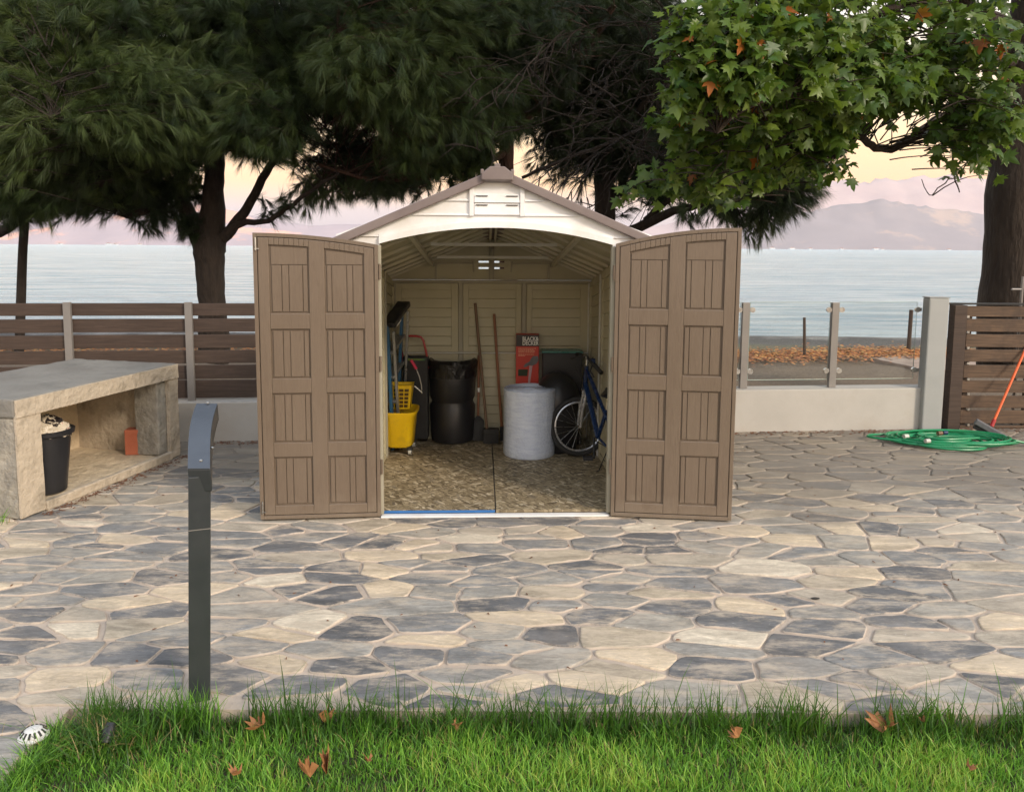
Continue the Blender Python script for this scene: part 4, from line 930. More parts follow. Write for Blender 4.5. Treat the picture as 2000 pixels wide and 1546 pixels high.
MB().tube([sp0+Vector((0, -.02, .01)), sp0+Vector((0, .005, .04)), sp0+Vector((0, .02, .055))], [.021, .021, .015], 18).build('lamp_head', M['black'], sl_, smooth=True)
# beach stakes
a = G(1572, 697); st_ = MB().tube([a-Vector((0, 0, .1)), P(1571, 620, a.y)], [.026, .022], 8).build('beach_stake', M['board'], smooth=True); tag(st_, 'thin upright stake on the beach beyond the middle glass panel', 'stake')
a = G(1774, 685); st_ = MB().tube([a-Vector((0, 0, .1)), P(1780, 605, a.y)], [.034, .032], 8).build('beach_stake', M['board'], smooth=True); tag(st_, 'thicker leaning stake on the beach near the grey pillar', 'stake')
# footpath
m = NT('path_concrete'); m.base(m.ramp(m.noise(m.co((1, 3, 1)), 2, 6), [(.3, (.24, .18, .14)), (.7, (.36, .27, .21))])); m.set(.9); m.bump(m.noise(m.co(), 12, 6), .6, .02)
pts = [G(1700, 702), G(1830, 696), G(2010, 694), G(2060, 722), G(1900, 728), G(1800, 724), G(1760, 715)]
mb = MB(); mb.rings([[Vector((p.x, p.y, -.05)) for p in pts], [Vector((p.x, p.y, .03)) for p in pts]]); tag(mb.build('path', m.m, bevel=.01), 'pale pinkish path slab beyond the glass fence', 'path', kind='structure')

# ------------------------------------------------------------------ foliage tools
def rot_frames(d, rng, n):  # orthonormal frames from direction d (n,3)
    r = rng.normal(size=(n, 3)); a = np.cross(d, r); a /= np.linalg.norm(a, axis=1, keepdims=True)+1e-9; b = np.cross(d, a); return a, b
def needles(pos, dirs, rng, nn=34, length=.15, width=.0037, droop=.62, tone=None):
    n = len(pos); a, b = rot_frames(dirs, rng, n)
    ph = rng.uniform(0, 2*np.pi, (n, nn)); sp = rng.uniform(.06, .55, (n, nn)); ln = length*rng.uniform(.65, 1.1, (n, nn))
    D = dirs[:, None, :]*np.cos(sp)[..., None]+(a[:, None, :]*np.cos(ph)[..., None]+b[:, None, :]*np.sin(ph)[..., None])*np.sin(sp)[..., None]
    D[..., 2] -= droop*rng.uniform(.4, 1, (n, nn)); D /= np.linalg.norm(D, axis=2, keepdims=True)
    st = pos[:, None, :]-dirs[:, None, :]*(rng.uniform(0, .07, (n, nn)))[..., None]
    tip = st+D*ln[..., None]
    wv = np.cross(D, rng.normal(size=(n, nn, 3))); wv /= np.linalg.norm(wv, axis=2, keepdims=True)+1e-9; wv *= width/2
    V = np.stack([st-wv, st+wv, tip], axis=2).reshape(-1, 3); T = np.arange(len(V)).reshape(-1, 3)
    base = rng.uniform(0, 1, n) if tone is None else tone
    R = np.clip(np.repeat(base, nn*3)*.75+np.repeat(rng.uniform(0, .25, n*nn), 3), 0, 1)
    return V, T, R
def path3(pts, sub=4, jit=0.):
    # pts: (px,py,Y,rpx)
    P3 = [P(a, b, y) for a, b, y, r in pts]; R3 = [r/F*y for a, b, y, r in pts]; out = []; rad = []
    n = len(P3)
    for i in range(n-1):
        p0, p1, p2, p3 = P3[max(i-1, 0)], P3[i], P3[i+1], P3[min(i+2, n-1)]
        for k in range(sub):
            t_ = k/sub; q = .5*((2*p1)+(p2-p0)*t_+(2*p0-5*p1+4*p2-p3)*t_*t_+(3*p1-p0-3*p2+p3)*t_**3)
            if jit: q = q+Vector((random.gauss(0, jit), random.gauss(0, jit), random.gauss(0, jit)))
            out.append(q); rad.append(R3[i]+(R3[i+1]-R3[i])*t_)
    out.append(P3[-1]); rad.append(R3[-1]); return out, rad
MULT = 1.0
def sprays(blobs, limbs, rng, per=6, droop=.25):
    """blob: (px,py,Y,rx px,ry px,rY m,n). returns tuft pos, dirs, twig polylines"""
    LP = np.array([list(p) for l in limbs for p in l]); pos = []; dr = []; twigs = []; tone = []
    for (px, py, Y, rx, ry, rY, n) in blobs:
        n = int(n*MULT*(.62 if (py > 285 and rY < .45) else 1)); c = np.array(P(px, py, Y)); rad = np.array([rx/F*Y, rY, ry/F*Y]); bt = rng.uniform(0, 1)+(8.7-Y)*.45  # nearer clumps paler: light on the front foliage put into the tone
        k = 0
        while k < n:
            u = rng.normal(size=3); u /= np.linalg.norm(u); u *= rng.uniform(.15, 1)**(1/2.2); e = c+u*rad
            cand = np.linalg.norm(LP-e, axis=1); s = LP[np.argsort(cand)[rng.integers(0, min(10, len(LP)))]]
            v = e-s; dist = np.linalg.norm(v)+1e-6; ml = rng.uniform(.5, 1.0)
            if dist > ml: s = e-v/dist*ml*np.array([1, 1, .5])+rng.normal(size=3)*.05
            mid = (s+e)/2+np.array([0, 0, .10*min(1, dist)])+rng.normal(size=3)*.04
            ts = np.linspace(0, 1, 6); pl = [(1-t)**2*s+2*t*(1-t)*mid+t*t*e for t in ts]
            twigs.append(pl); tn = float(np.clip(bt*.5+rng.uniform(0, .6), 0, 1))
            for q in range(per):
                t = .45+.55*(q+1)/per; x = (1-t)**2*s+2*t*(1-t)*mid+t*t*e; d = 2*(1-t)*(mid-s)+2*t*(e-mid); d /= np.linalg.norm(d)+1e-9
                side = rng.normal(size=3)*.55; d2 = d+side; d2[2] -= droop*rng.uniform(0, 1); d2 /= np.linalg.norm(d2)
                x2 = x+side*.10*rng.uniform(.2, 1)
                pos.append(x2); dr.append(d2); tone.append(tn)
            k += 1
    return np.array(pos), np.array(dr), twigs, np.array(tone)
def nptubes(lines, r0, r1, n=3):
    V = []; T = []; b = 0
    for pl in lines:
        pl = np.array(pl); m = len(pl); d = np.gradient(pl, axis=0); d /= np.linalg.norm(d, axis=1, keepdims=True)+1e-9
        a = np.cross(d, np.array([.3, .5, .8])); a /= np.linalg.norm(a, axis=1, keepdims=True)+1e-9; c = np.cross(d, a); rr_ = np.linspace(r0, r1, m)[:, None]
        for k in range(n): V.append(pl+(a*math.cos(2*math.pi*k/n)+c*math.sin(2*math.pi*k/n))*rr_)
        for k in range(n):
            k2 = (k+1) % n; i = np.arange(m-1); A = b+k*m+i; B = b+k2*m+i
            T.append(np.stack([A, B, B+1], 1)); T.append(np.stack([A, B+1, A+1], 1))
        b += n*m
    return np.concatenate(V), np.concatenate(T)
M['pine'] = leafmat('pine_needles', [(0, (.004, .009, .005)), (.35, (.010, .021, .008)), (.65, (.030, .056, .015)), (1, (.085, .12, .030))], .12, .55)
M['planeleaf'] = leafmat('plane_leaves', [(0, (.012, .036, .009)), (.35, (.026, .070, .013)), (.65, (.052, .12, .019)), (.95, (.15, .225, .034)), (.98, (.36, .17, .03)), (1, (.40, .12, .02))], .4, .42)

def make_tree(name, label, base, limbs_px, blobs, bark, seed, kind='pine', group=None, per=6, nn=46, length=.19, extra_twigs=None):
    rng = np.random.default_rng(seed); t_ = thing(name, base, label, 'tree', group)
    m = MB(); limbs = []
    for pts in limbs_px:
        pl, rd = path3(pts, 4, .006); limbs.append(pl); m.tube(pl, rd, 14)
    tr = m.build('trunk', bark, t_, smooth=True)
    global MULT
    MULT = 1.75 if kind == 'pine' else 1.2
    pos, dr, twigs, tone = sprays(blobs, limbs, rng, per)
    V, T = nptubes(twigs, .007, .002, 3)
    if extra_twigs: V2, T2 = nptubes(extra_twigs, .007, .0018, 4); T = np.concatenate([T, T2+len(V)]); V = np.concatenate([V, V2])
    npmesh('twigs', V, T, bark, t_)
    if kind == 'pine': V, T, R = needles(pos, dr, rng, nn, length, tone=tone); npmesh('crown', V, T, M['pine'], t_, attrs={'rnd': R})
    else: V, T, R = leaves(pos, dr, rng, tone); npmesh('crown', V, T, M['planeleaf'], t_, attrs={'rnd': R}, smooth=False)
    return t_
LEAF = np.array([(0, 0), (.18, -.02), (.42, .02), (.30, .16), (.62, .30), (.38, .36), (.46, .58), (.20, .50), (.14, .72), (0, 1.0), (-.14, .72), (-.20, .50), (-.46, .58), (-.38, .36), (-.62, .30), (-.30, .16), (-.42, .02), (-.18, -.02)])
def leaf_shape(rng=None):
    v = [(x, y, 0) for x, y in LEAF]+[(0, .30, 0)]; c = len(v)-1; n = len(LEAF); return np.array(v, float), np.array([(k, (k+1) % n, c) for k in range(n)])
def leaves(pos, dr, rng, tone, size=(.065, .135)):
    lv, lt = leaf_shape(); n = len(pos); m = len(lv)
    nrm = np.array([0, -.55, .55])+rng.normal(size=(n, 3))*.55; nrm /= np.linalg.norm(nrm, axis=1, keepdims=True)
    tip = dr*.5+np.array([0, 0, -.7])+rng.normal(size=(n, 3))*.45; tip -= nrm*(tip*nrm).sum(1, keepdims=True); tip /= np.linalg.norm(tip, axis=1, keepdims=True)+1e-9
    sd_ = np.cross(tip, nrm); sz = rng.uniform(*size, n); fold = rng.uniform(-.1, .45, n); curl = rng.uniform(-.1, .4, n); asp = rng.uniform(.8, 1.1, n)
    z = -fold[:, None]*np.abs(lv[None, :, 0])-curl[:, None]*(lv[None, :, 1]**2)+rng.normal(size=(n, m))*.03
    V = pos[:, None, :]+sz[:, None, None]*(lv[None, :, 0, None]*asp[:, None, None]*sd_[:, None, :]+lv[None, :, 1, None]*tip[:, None, :]+z[..., None]*nrm[:, None, :])
    T = (lt[None]+(np.arange(n)*m)[:, None, None]).reshape(-1, 3); base = np.clip(tone*.6+rng.uniform(0, .4, n), 0, .95); base[rng.uniform(size=n) > .985] = 1.
    return V.reshape(-1, 3), T, np.repeat(base, m)

# left pine
make_tree('pine_tree', 'forked pine with dark trunk rising behind the timber fence', (-3.5, 9.0, -.1),
    [[(417, 705, 9, 31), (416, 640, 9, 28), (413, 590, 9, 25), (410, 520, 9, 27), (408, 478, 9, 31), (412, 440, 9, 26), (418, 370, 8.9, 19), (421, 300, 8.8, 16), (415, 200, 8.7, 12), (410, 60, 8.6, 7)],
     [(400, 480, 9, 20), (380, 445, 9, 18), (362, 405, 9, 15), (352, 350, 8.9, 13), (345, 270, 8.7, 11), (310, 150, 8.4, 7), (280, 40, 8.2, 4)],
     [(425, 468, 9, 18), (450, 448, 9, 11), (483, 405, 8.9, 9), (512, 350, 8.8, 8), (545, 300, 8.7, 7), (575, 240, 8.5, 5), (600, 170, 8.2, 3)],
     [(440, 455, 8.95, 8), (470, 438, 8.9, 6.5), (525, 430, 8.8, 5), (560, 408, 8.7, 4.5), (600, 378, 8.5, 4), (660, 340, 8.3, 2.5)],
     [(352, 400, 9, 6), (320, 405, 8.9, 4), (280, 418, 8.7, 3), (245, 425, 8.6, 1.5)],
     [(345, 300, 8.8, 7), (260, 270, 8.2, 5), (180, 250, 7.6, 3), (100, 230, 7.2, 2)]],
    [(300, -520, 8.6, 520, 320, 1.8, 170), (300, 70, 8.6, 330, 130, 1.3, 330), (120, 150, 8.2, 190, 140, 1.0, 230), (300, 210, 7.6, 190, 110, .6, 210), (460, 220, 7.8, 150, 90, .7, 150), (90, 300, 8.2, 160, 100, .7, 120),
     (250, 300, 8.6, 170, 90, .8, 130), (480, 255, 7.9, 110, 50, .5, 60), (210, 370, 8.8, 110, 50, .5, 50), (320, 400, 8.8, 70, 55, .5, 32), (370, 455, 8.9, 30, 22, .2, 9), (120, 380, 8.6, 90, 45, .4, 34), (570, 60, 8.4, 150, 100, 1, 110),
     (280, 330, 8.9, 90, 60, .5, 30), (260, 100, 9.6, 330, 170, .8, 230), (150, 280, 9.6, 180, 90, .6, 80), (480, 80, 7.9, 150, 90, .5, 90), (100, 60, 7.6, 140, 90, .5, 90), (530, 395, 8.8, 60, 25, .3, 7), (580, 240, 9.4, 100, 50, .6, 26), (300, -180, 9, 420, 150, 1.6, 160), (1, 190, 7.4, 110, 180, .6, 110)],
    M['bark'], 21, group='pines behind the shed')
# centre pine and its neighbour
make_tree('pine_tree', 'reddish barked pine rising straight behind the shed roof ridge', (-.1, 9.4, -.1),
    [[(995, 640, 9.4, 18), (992, 480, 9.4, 17), (988, 340, 9.4, 15), (990, 260, 9.3, 14), (985, 160, 9.2, 12), (980, 20, 9, 9)],
     [(992, 262, 9.3, 13), (1030, 222, 9.2, 13), (1092, 168, 9, 11), (1150, 90, 8.8, 8), (1200, 10, 8.6, 6)],
     [(986, 300, 9.3, 8), (900, 330, 9, 6), (800, 350, 8.8, 5), (700, 345, 8.6, 4), (620, 320, 8.4, 2.5)],
     [(986, 200, 9.2, 9), (880, 150, 8.6, 7), (760, 110, 8, 5), (660, 60, 7.6, 3)]],
    [(800, 60, 8.2, 240, 110, 1.0, 300), (780, 150, 7.6, 190, 90, .6, 210), (900, 210, 7.7, 130, 100, .6, 170), (720, 170, 8.8, 110, 50, .6, 36), (870, 290, 8.0, 110, 50, .5, 80), (900, 340, 8.2, 70, 28, .3, 26), (690, 320, 9.2, 110, 60, .5, 46), (740, 350, 9.0, 100, 40, .4, 45),
     (620, 380, 9.0, 60, 40, .3, 20), (1030, 100, 8.6, 120, 110, .8, 130), (850, 130, 9.9, 330, 190, .8, 260), (740, 330, 9.8, 120, 70, .6, 56), (1000, 60, 7.8, 110, 80, .5, 70), (900, 60, 7.6, 120, 80, .5, 70), (850, -150, 9, 350, 120, 1.4, 130), (900, -560, 8.8, 420, 300, 1.6, 150), (640, 120, 8.6, 120, 110, .6, 110), (800, 240, 9.2, 160, 60, .6, 70)],
    M['bark_red'], 22, group='pines behind the shed')
def bare(seed, n, box, rng=None):
    rng = np.random.default_rng(seed); out_ = []
    for i in range(n):
        px = rng.uniform(box[0], box[1]); py = rng.uniform(box[2], box[3]); Y = rng.uniform(6.6, 7.6); p = np.array(P(px, py, Y)); a_ = rng.uniform(-.6, .9); d = np.array([math.cos(a_)*rng.choice([-1, 1], p=[.65, .35]), rng.normal()*.3, math.sin(a_)-.3]); d /= np.linalg.norm(d)
        def grow(p, d, l, lev):
            pl = [p.copy()]
            for k in range(7):
                d = d+rng.normal(size=3)*.13+np.array([0, 0, -.03]); d /= np.linalg.norm(d); p = p+d*l/7; pl.append(p.copy())
                if lev < 2 and rng.random() < .4: grow(p.copy(), d+rng.normal(size=3)*.6, l*.5, lev+1)
            out_.append(pl)
        grow(p, d, rng.uniform(.5, 1.0), 0)
    return out_
make_tree('pine_tree', 'dark pine to the right of the roof ridge with bare grey twigs', (1.15, 9.8, -.1),
    [[(1185, 640, 9.8, 22), (1184, 480, 9.8, 21), (1182, 400, 9.8, 20), (1180, 300, 9.8, 18), (1185, 200, 9.7, 15), (1200, 60, 9.5, 10), (1205, -80, 9.5, 7)],
     [(1190, 470, 9.8, 9), (1264, 436, 9.4, 10), (1315, 412, 9.1, 8), (1360, 400, 8.9, 7), (1410, 368, 8.7, 6), (1450, 335, 8.5, 5), (1500, 300, 8.3, 3)],
     [(1262, 430, 9.4, 8), (1300, 395, 9.2, 6), (1340, 372, 9.1, 5), (1400, 340, 9.0, 4), (1450, 300, 9, 3)],
     [(1330, 405, 9.1, 4), (1400, 398, 8.9, 3.5), (1470, 385, 8.7, 3), (1540, 370, 8.5, 2)],
     [(1182, 330, 9.8, 8), (1100, 280, 9.6, 6), (1060, 230, 9.4, 4)],
     [(1020, 346, 7.9, 3.2), (1090, 316, 7.7, 3.2), (1156, 292, 7.5, 3.4), (1225, 264, 7.2, 3), (1290, 236, 7.0, 2.5)],
     [(1184, 300, 9.7, 8), (1260, 200, 9.2, 6), (1340, 120, 8.8, 4), (1420, 60, 8.4, 3)]],
    [(1200, 80, 9.6, 170, 120, .9, 190), (1180, 150, 10.6, 230, 190, .8, 300), (1120, 60, 9.0, 130, 90, .6, 100), (1300, 300, 10.2, 220, 90, .6, 110), (1120, 190, 9.6, 110, 90, .6, 110), (1250, 230, 9.6, 130, 90, .6, 110), (1100, 320, 9.8, 90, 45, .4, 40), (1230, 350, 9.9, 110, 50, .4, 55), (1400, 290, 9.2, 170, 80, .6, 110),
     (1380, 420, 9.0, 80, 30, .3, 18), (1475, 445, 8.9, 42, 36, .3, 24), (1530, 395, 8.7, 55, 36, .3, 26), (1570, 370, 8.6, 40, 38, .3, 20), (1440, 365, 8.8, 110, 36, .3, 34), (1560, 310, 8.8, 80, 60, .4, 50), (1300, 330, 9.2, 90, 50, .4, 34), (1250, -120, 9.8, 260, 120, 1.2, 90), (1480, 300, 9.2, 150, 60, .4, 70)],
    M['bark'], 23, group='pines behind the shed', extra_twigs=bare(4, 46, (1060, 1330, 10, 300)))
# far left pine: limb entering the frame
make_tree('pine_tree', 'pine outside the left edge whose curved limb enters above the water', (-6.6, 8.8, -.1),
    [[(-130, 720, 8.8, 30), (-140, 560, 8.8, 27), (-130, 480, 8.8, 22), (-40, 463, 8.7, 10), (5, 450, 8.6, 10), (38, 428, 8.5, 9), (80, 400, 8.4, 8), (140, 372, 8.3, 7), (230, 352, 8.3, 5), (300, 330, 8.3, 3)],
     [(-135, 500, 8.8, 22), (-110, 300, 8.7, 16), (-80, 80, 8.5, 9)]],
    [(40, 360, 8.0, 80, 60, .5, 70), (70, 410, 8.2, 60, 26, .3, 22), (20, 420, 8.2, 40, 22, .25, 14), (190, 350, 8.5, 100, 40, .4, 36), (-90, 150, 8.5, 150, 170, 1, 110)],
    M['bark'], 24, group='pines behind the shed')
# plane tree
make_tree('plane_tree', 'broadleaf plane tree with thick trunk behind the gate and green lobed leaves', (5.2, 8.1, -.1),
    [[(1978, 720, 8.1, 62), (1976, 600, 8.1, 58), (1982, 480, 8.1, 53), (1986, 380, 8.1, 53), (1990, 280, 8.1, 50), (2000, 150, 8, 40), (2010, 0, 7.9, 30), (2020, -150, 7.8, 20)],
     [(1962, 190, 7.9, 18), (1930, 182, 7.7, 13), (1873, 216, 7.4, 9), (1825, 236, 7.2, 8.5), (1773, 277, 7.0, 8), (1733, 290, 6.9, 7.5), (1703, 285, 6.8, 7), (1678, 266, 6.7, 6.5), (1655, 290, 6.6, 5), (1640, 306, 6.5, 3)],
     [(1982, 60, 7.9, 16), (1900, 20, 7.4, 11), (1780, 8, 6.8, 8), (1690, 32, 6.3, 6), (1600, 60, 5.8, 4), (1480, 90, 5.4, 3)],
     [(1975, 120, 7.9, 13), (1860, 110, 7.0, 9), (1740, 150, 6.3, 6), (1600, 180, 5.8, 4), (1480, 200, 5.5, 3), (1400, 260, 5.4, 2)],
     [(1900, 20, 7.4, 8), (1800, -60, 6.6, 7), (1600, -60, 5.8, 5), (1440, 0, 5.4, 3)],
     [(1850, 220, 7.3, 3), (1862, 300, 7.2, 2), (1866, 345, 7.2, 1.6), (1874, 376, 7.2, 1)],
     [(1866, 345, 7.2, 1.2), (1838, 362, 7.2, 1.1), (1815, 382, 7.2, .9), (1800, 350, 7.2, .7)]],
    [(1700, -420, 6.2, 560, 260, 1.5, 210), (1500, -900, 5.6, 600, 260, 1.5, 170), (1150, -560, 5.6, 300, 200, 1.0, 60), (1430, 60, 5.3, 130, 80, .4, 60), (1350, 110, 5.4, 60, 50, .2, 16), (1420, 340, 6.5, 90, 36, .3, 22), (1330, 385, 6.6, 60, 26, .25, 14), (1500, 330, 6.6, 90, 34, .3, 20), (1350, 270, 6.2, 60, 36, .3, 16), (1390, 400, 6.6, 50, 22, .2, 8), (1590, 350, 6.6, 60, 24, .2, 10), (1310, 240, 6.0, 40, 40, .2, 8), (1300, 60, 5.5, 30, 30, .2, 3), (1925, 275, 6.2, 50, 40, .3, 18),  (1400, 130, 5.2, 90, 60, .3, 34), (1330, 200, 5.3, 45, 40, .2, 13), (1470, 120, 5.1, 60, 50, .25, 20), (1560, 60, 5.7, 150, 80, .6, 75), (1560, 170, 5.9, 130, 90, .6, 60), (1460, 250, 6.2, 130, 70, .5, 55), (1560, 270, 6.4, 90, 50, .4, 38),
     (1360, 330, 6.4, 70, 50, .3, 22), (1270, 370, 6.6, 60, 24, .2, 9), (1215, 392, 6.6, 22, 8, .1, 2), (1700, 90, 6.2, 100, 50, .5, 28), (1730, 160, 6.0, 80, 60, .4, 40), (1840, 60, 6.3, 110, 50, .5, 20), (1830, 120, 6.2, 90, 46, .4, 28), (1930, 130, 6.2, 90, 90, .5, 50), (1800, 170, 6.2, 80, 34, .3, 20),
     (1950, 220, 6.2, 70, 60, .4, 34), (1915, 240, 6.8, 40, 34, .3, 15), (1930, 320, 6.4, 26, 28, .2, 8), (1620, 220, 6.2, 70, 50, .4, 34), (1590, 290, 6.5, 50, 26, .3, 12), (1600, -130, 6.2, 360, 120, 1.2, 90), (1900, -100, 7, 200, 100, 1, 50), (1620, 140, 6.8, 150, 90, .5, 36)],
    M['bark_plane'], 25, kind='plane', per=7)
# wooden pole far left
a = G(40, 700); pl_, rd_ = path3([(37, 705, 8.9, 8.5), (41, 590, 8.9, 8.5), (44, 500, 8.9, 8), (48, 430, 8.9, 8), (52, 300, 8.9, 8)], 4)
tag(MB().tube(pl_, rd_, 12).build('wooden_pole', M['bark'], smooth=True), 'slim dark wooden pole standing behind the timber fence at the far left', 'pole')

# ------------------------------------------------------------------ lawn
def blades(x, y, h, w, lean, rng, tone, z0=-.06):
    n = len(x); a_ = rng.uniform(0, 2*np.pi, n); fa = a_+rng.uniform(-1.2, 1.2, n)+np.pi/2
    dx, dy = np.cos(a_), np.sin(a_); wx, wy = np.cos(fa)*w/2, np.sin(fa)*w/2; V = np.zeros((n, 7, 3)); base = np.stack([x, y, np.full(n, z0)], 1)
    for k, (t, ww) in enumerate(((0, 1), (.4, .85), (.75, .5))):
        c = base+np.stack([dx*lean*h*t*t, dy*lean*h*t*t, h*(t-.25*lean*t*t)], 1)
        V[:, 2*k] = c-np.stack([wx*ww, wy*ww, 0*wx], 1); V[:, 2*k+1] = c+np.stack([wx*ww, wy*ww, 0*wx], 1)
    V[:, 6] = base+np.stack([dx*lean*h, dy*lean*h, h*(1-.25*lean)], 1)
    T = np.array([(0, 1, 3), (0, 3, 2), (2, 3, 5), (2, 5, 4), (4, 5, 6)]); T = (T[None]+(np.arange(n)*7)[:, None, None]).reshape(-1, 3)
    return V.reshape(-1, 3), T, np.repeat(tone, 7)
def inlawn(x, y):
    left = -1.582+np.where(y > 2.25, (y-2.3)**2*1.2, 0); return (x > left+.02*np.sin(y*40)) & (y < 2.585)
rng = np.random.default_rng(77)
n = 105000; x = rng.uniform(-1.6, 2.6, n); y = 1.35+1.24*np.sqrt(rng.uniform(0, 1, n)) if False else rng.uniform(1.4, 2.59, n)
k = inlawn(x, y); x, y = x[k], y[k]
cl = np.array([noise.noise(Vector((a_*3.2, b_*3.2, 0)))+.6*noise.noise(Vector((a_*9, b_*9, 2))) for a_, b_ in zip(x[:], y[:])])
edge = np.clip((y-2.41)/.15, 0, 1); h = rng.uniform(.022, .062, len(x))*(1+.5*cl)*(1+.3*edge); tone = np.clip(.64+.38*cl+rng.normal(size=len(x))*.20-.45*edge, 0, .97)
brown = rng.uniform(size=len(x)) > .955-.07*edge; tone[brown] = 1.
V1, T1, R1 = blades(x, y, h, rng.uniform(.0026, .0048, len(x)), rng.uniform(.1, .9, len(x)), rng, tone)
n = 3600; x = rng.uniform(-1.5, 2.4, n); y = 2.588-np.abs(rng.normal(size=n))*.05; dens = np.array([noise.noise(Vector((a_*4.5, 7, 0))) for a_ in x]); k = (dens+rng.uniform(-.5, .5, n) > -.15) & inlawn(x, y); x, y = x[k], y[k]
V2, T2, R2 = blades(x, y, rng.uniform(.09, .205, len(x))*np.where(rng.uniform(size=len(x)) > .96, 1.45, 1), rng.uniform(.0035, .0065, len(x)), rng.uniform(.1, .75, len(x)), rng, rng.uniform(.0, .4, len(x)))
# corner tuft
n = 900; x = -1.40+rng.normal(size=n)*.10; y = 2.45+rng.normal(size=n)*.05; V3, T3, R3 = blades(x, y, rng.uniform(.06, .14, n), rng.uniform(.003, .005, n), rng.uniform(.3, 1.1, n), rng, rng.choice([.05, .2, .4, 1.], n, p=[.3, .3, .25, .15]))
n = 150; x = -1.135+rng.normal(size=n)*.05; y = 2.583-np.abs(rng.normal(size=n))*.03; V5, T5, R5 = blades(x, y, rng.uniform(.09, .17, n), rng.uniform(.0035, .006, n), rng.uniform(.1, .6, n), rng, rng.uniform(.2, .75, n))
n = 1500; x = -1.572+np.abs(rng.normal(size=n))*.03; y = rng.uniform(1.85, 2.5, n); V4, T4, R4 = blades(x, y, rng.uniform(.05, .12, n), rng.uniform(.003, .0055, n), rng.uniform(.3, 1.1, n), rng, rng.uniform(.1, .8, n))
V = np.concatenate([V1, V2, V3, V4, V5]); T = np.concatenate([T1, T2+len(V1), T3+len(V1)+len(V2), T4+len(V1)+len(V2)+len(V3), T5+len(V1)+len(V2)+len(V3)+len(V4)]); R = np.concatenate([R1, R2, R3, R4, R5])
M['grass'] = leafmat('grass_blades', [(0, (.022, .065, .014)), (.3, (.075, .20, .030)), (.55, (.17, .42, .045)), (.88, (.34, .62, .085)), (.96, (.46, .64, .09)), (1, (.40, .30, .13))], .4, .45)
tag(npmesh('grass', V, T, M['grass'], org=(0, 2, 0), attrs={'rnd': R}), 'bright green lawn grass with long blades along the paving edge', 'grass', kind='stuff')
n = 260; a = G(8, 1018); x = a.x-.12+rng.normal(size=n)*.10; y = a.y+.02+rng.normal(size=n)*.06; k = (x < -2.97) & (y < 4.44); x, y = x[k], y[k]
V, T, R = blades(x, y, rng.uniform(.05, .13, len(x)), rng.uniform(.003, .006, len(x)), rng.uniform(.2, .8, len(x)), rng, rng.choice([.2, .5, .7, 1.], len(x)), z0=-.01)
tag(npmesh('grass', V, T, M['grass'], org=(a.x, a.y, 0), attrs={'rnd': R}), 'small grass tuft at the foot of the concrete bench', 'grass', kind='stuff')
m = MB(); m.add([(-1.6, .9, -.058), (3.4, .9, -.058), (3.4, 2.61, -.058), (-1.3, 2.61, -.058), (-1.58, 2.3, -.058)], [(0, 1, 2, 3, 4)]); tag(m.build('lawn_soil', M['soil'], org=(0, 2, -.058)), 'dark soil under the lawn', 'soil', kind='structure')
# fallen leaves on the lawn
M['dry'] = mat('dry_leaf', (.20, .08, .03), (.46, .22, .09), .7, scale=20, bump=.4, bscale=50)
lv, lt = leaf_shape()
def dryleaf(px, py, size, label, lift=.02, curl=.7, orange=False):
    c = G(px, py, -.025+lift); r_ = random.Random(int(px)); R_ = Matrix.Rotation(r_.uniform(0, 6.28), 3, 'Z') @ Matrix.Rotation(r_.uniform(.3, 1.0), 3, 'X'); m = MB()
    vs = [c+R_ @ Vector((x*size*(.35 if curl > 1.2 else .85), (y-.4)*size*(1.2 if curl > 1.2 else 1), size*(curl*abs(x)*1.5+curl*.9*(y-.4)**2+.25*math.sin(y*7+px)+r_.uniform(-.12, .12)))) for x, y, z in lv]; m.add(vs, [tuple(t) for t in lt])
    o = m.build('fallen_leaf', M['dry'], org=c); md = o.modifiers.new('so', 'SOLIDIFY'); md.thickness = .0008; tag(o, label, 'leaf', 'dry leaves on the lawn')
for px, py, s_, lb, cu in ((1735, 1415, .10, 'largest pinkish brown dry leaf, upright in the grass at the right', .8), (516, 1416, .065, 'orange brown curled leaf at the lawn edge right of the post', .9), (632, 1402, .05, 'small brown leaf among tall blades left of the shed centre', .9), (885, 1420, .035, 'tiny orange leaf at the lawn edge below the shed door', .8),
                        (1442, 1434, .05, 'brown curled leaf in the grass left of the largest leaf', .9), (1803, 1410, .035, 'small brown leaf just right of the largest leaf', .8), (1860, 1398, .03, 'tiny tan leaf near the lawn edge at the far right', .8), (640, 1488, .07, 'long curled tan leaf in the middle of the lawn', 1.5), (606, 1508, .05, 'dull brown curled leaf beside the long tan one', 1.3),
                        (466, 1510, .04, 'small tan leaf lying deep in the left lawn', 1.0), (722, 1487, .03, 'tiny tan leaf right of the long curled one', .9), (1892, 1498, .035, 'small brown leaf low in the right lawn', .9)):
    dryleaf(px, py, s_, lb, curl=cu)
# dark pod on the paving
q = G(1592, 1170, .0); tag(MB().rings([[(q.x+u*.022, q.y+.006*w*math.cos(t_), .006+.005*w*math.sin(t_)) for t_ in [2*math.pi*k/8 for k in range(8)]] for u, w in ((-1, .2), (-.5, .9), (.2, 1.1), (.8, .7), (1, .2))]).build('seed_pod', M['blackm'], smooth=True), 'small dark seed pod lying on the paving', 'seed pod')
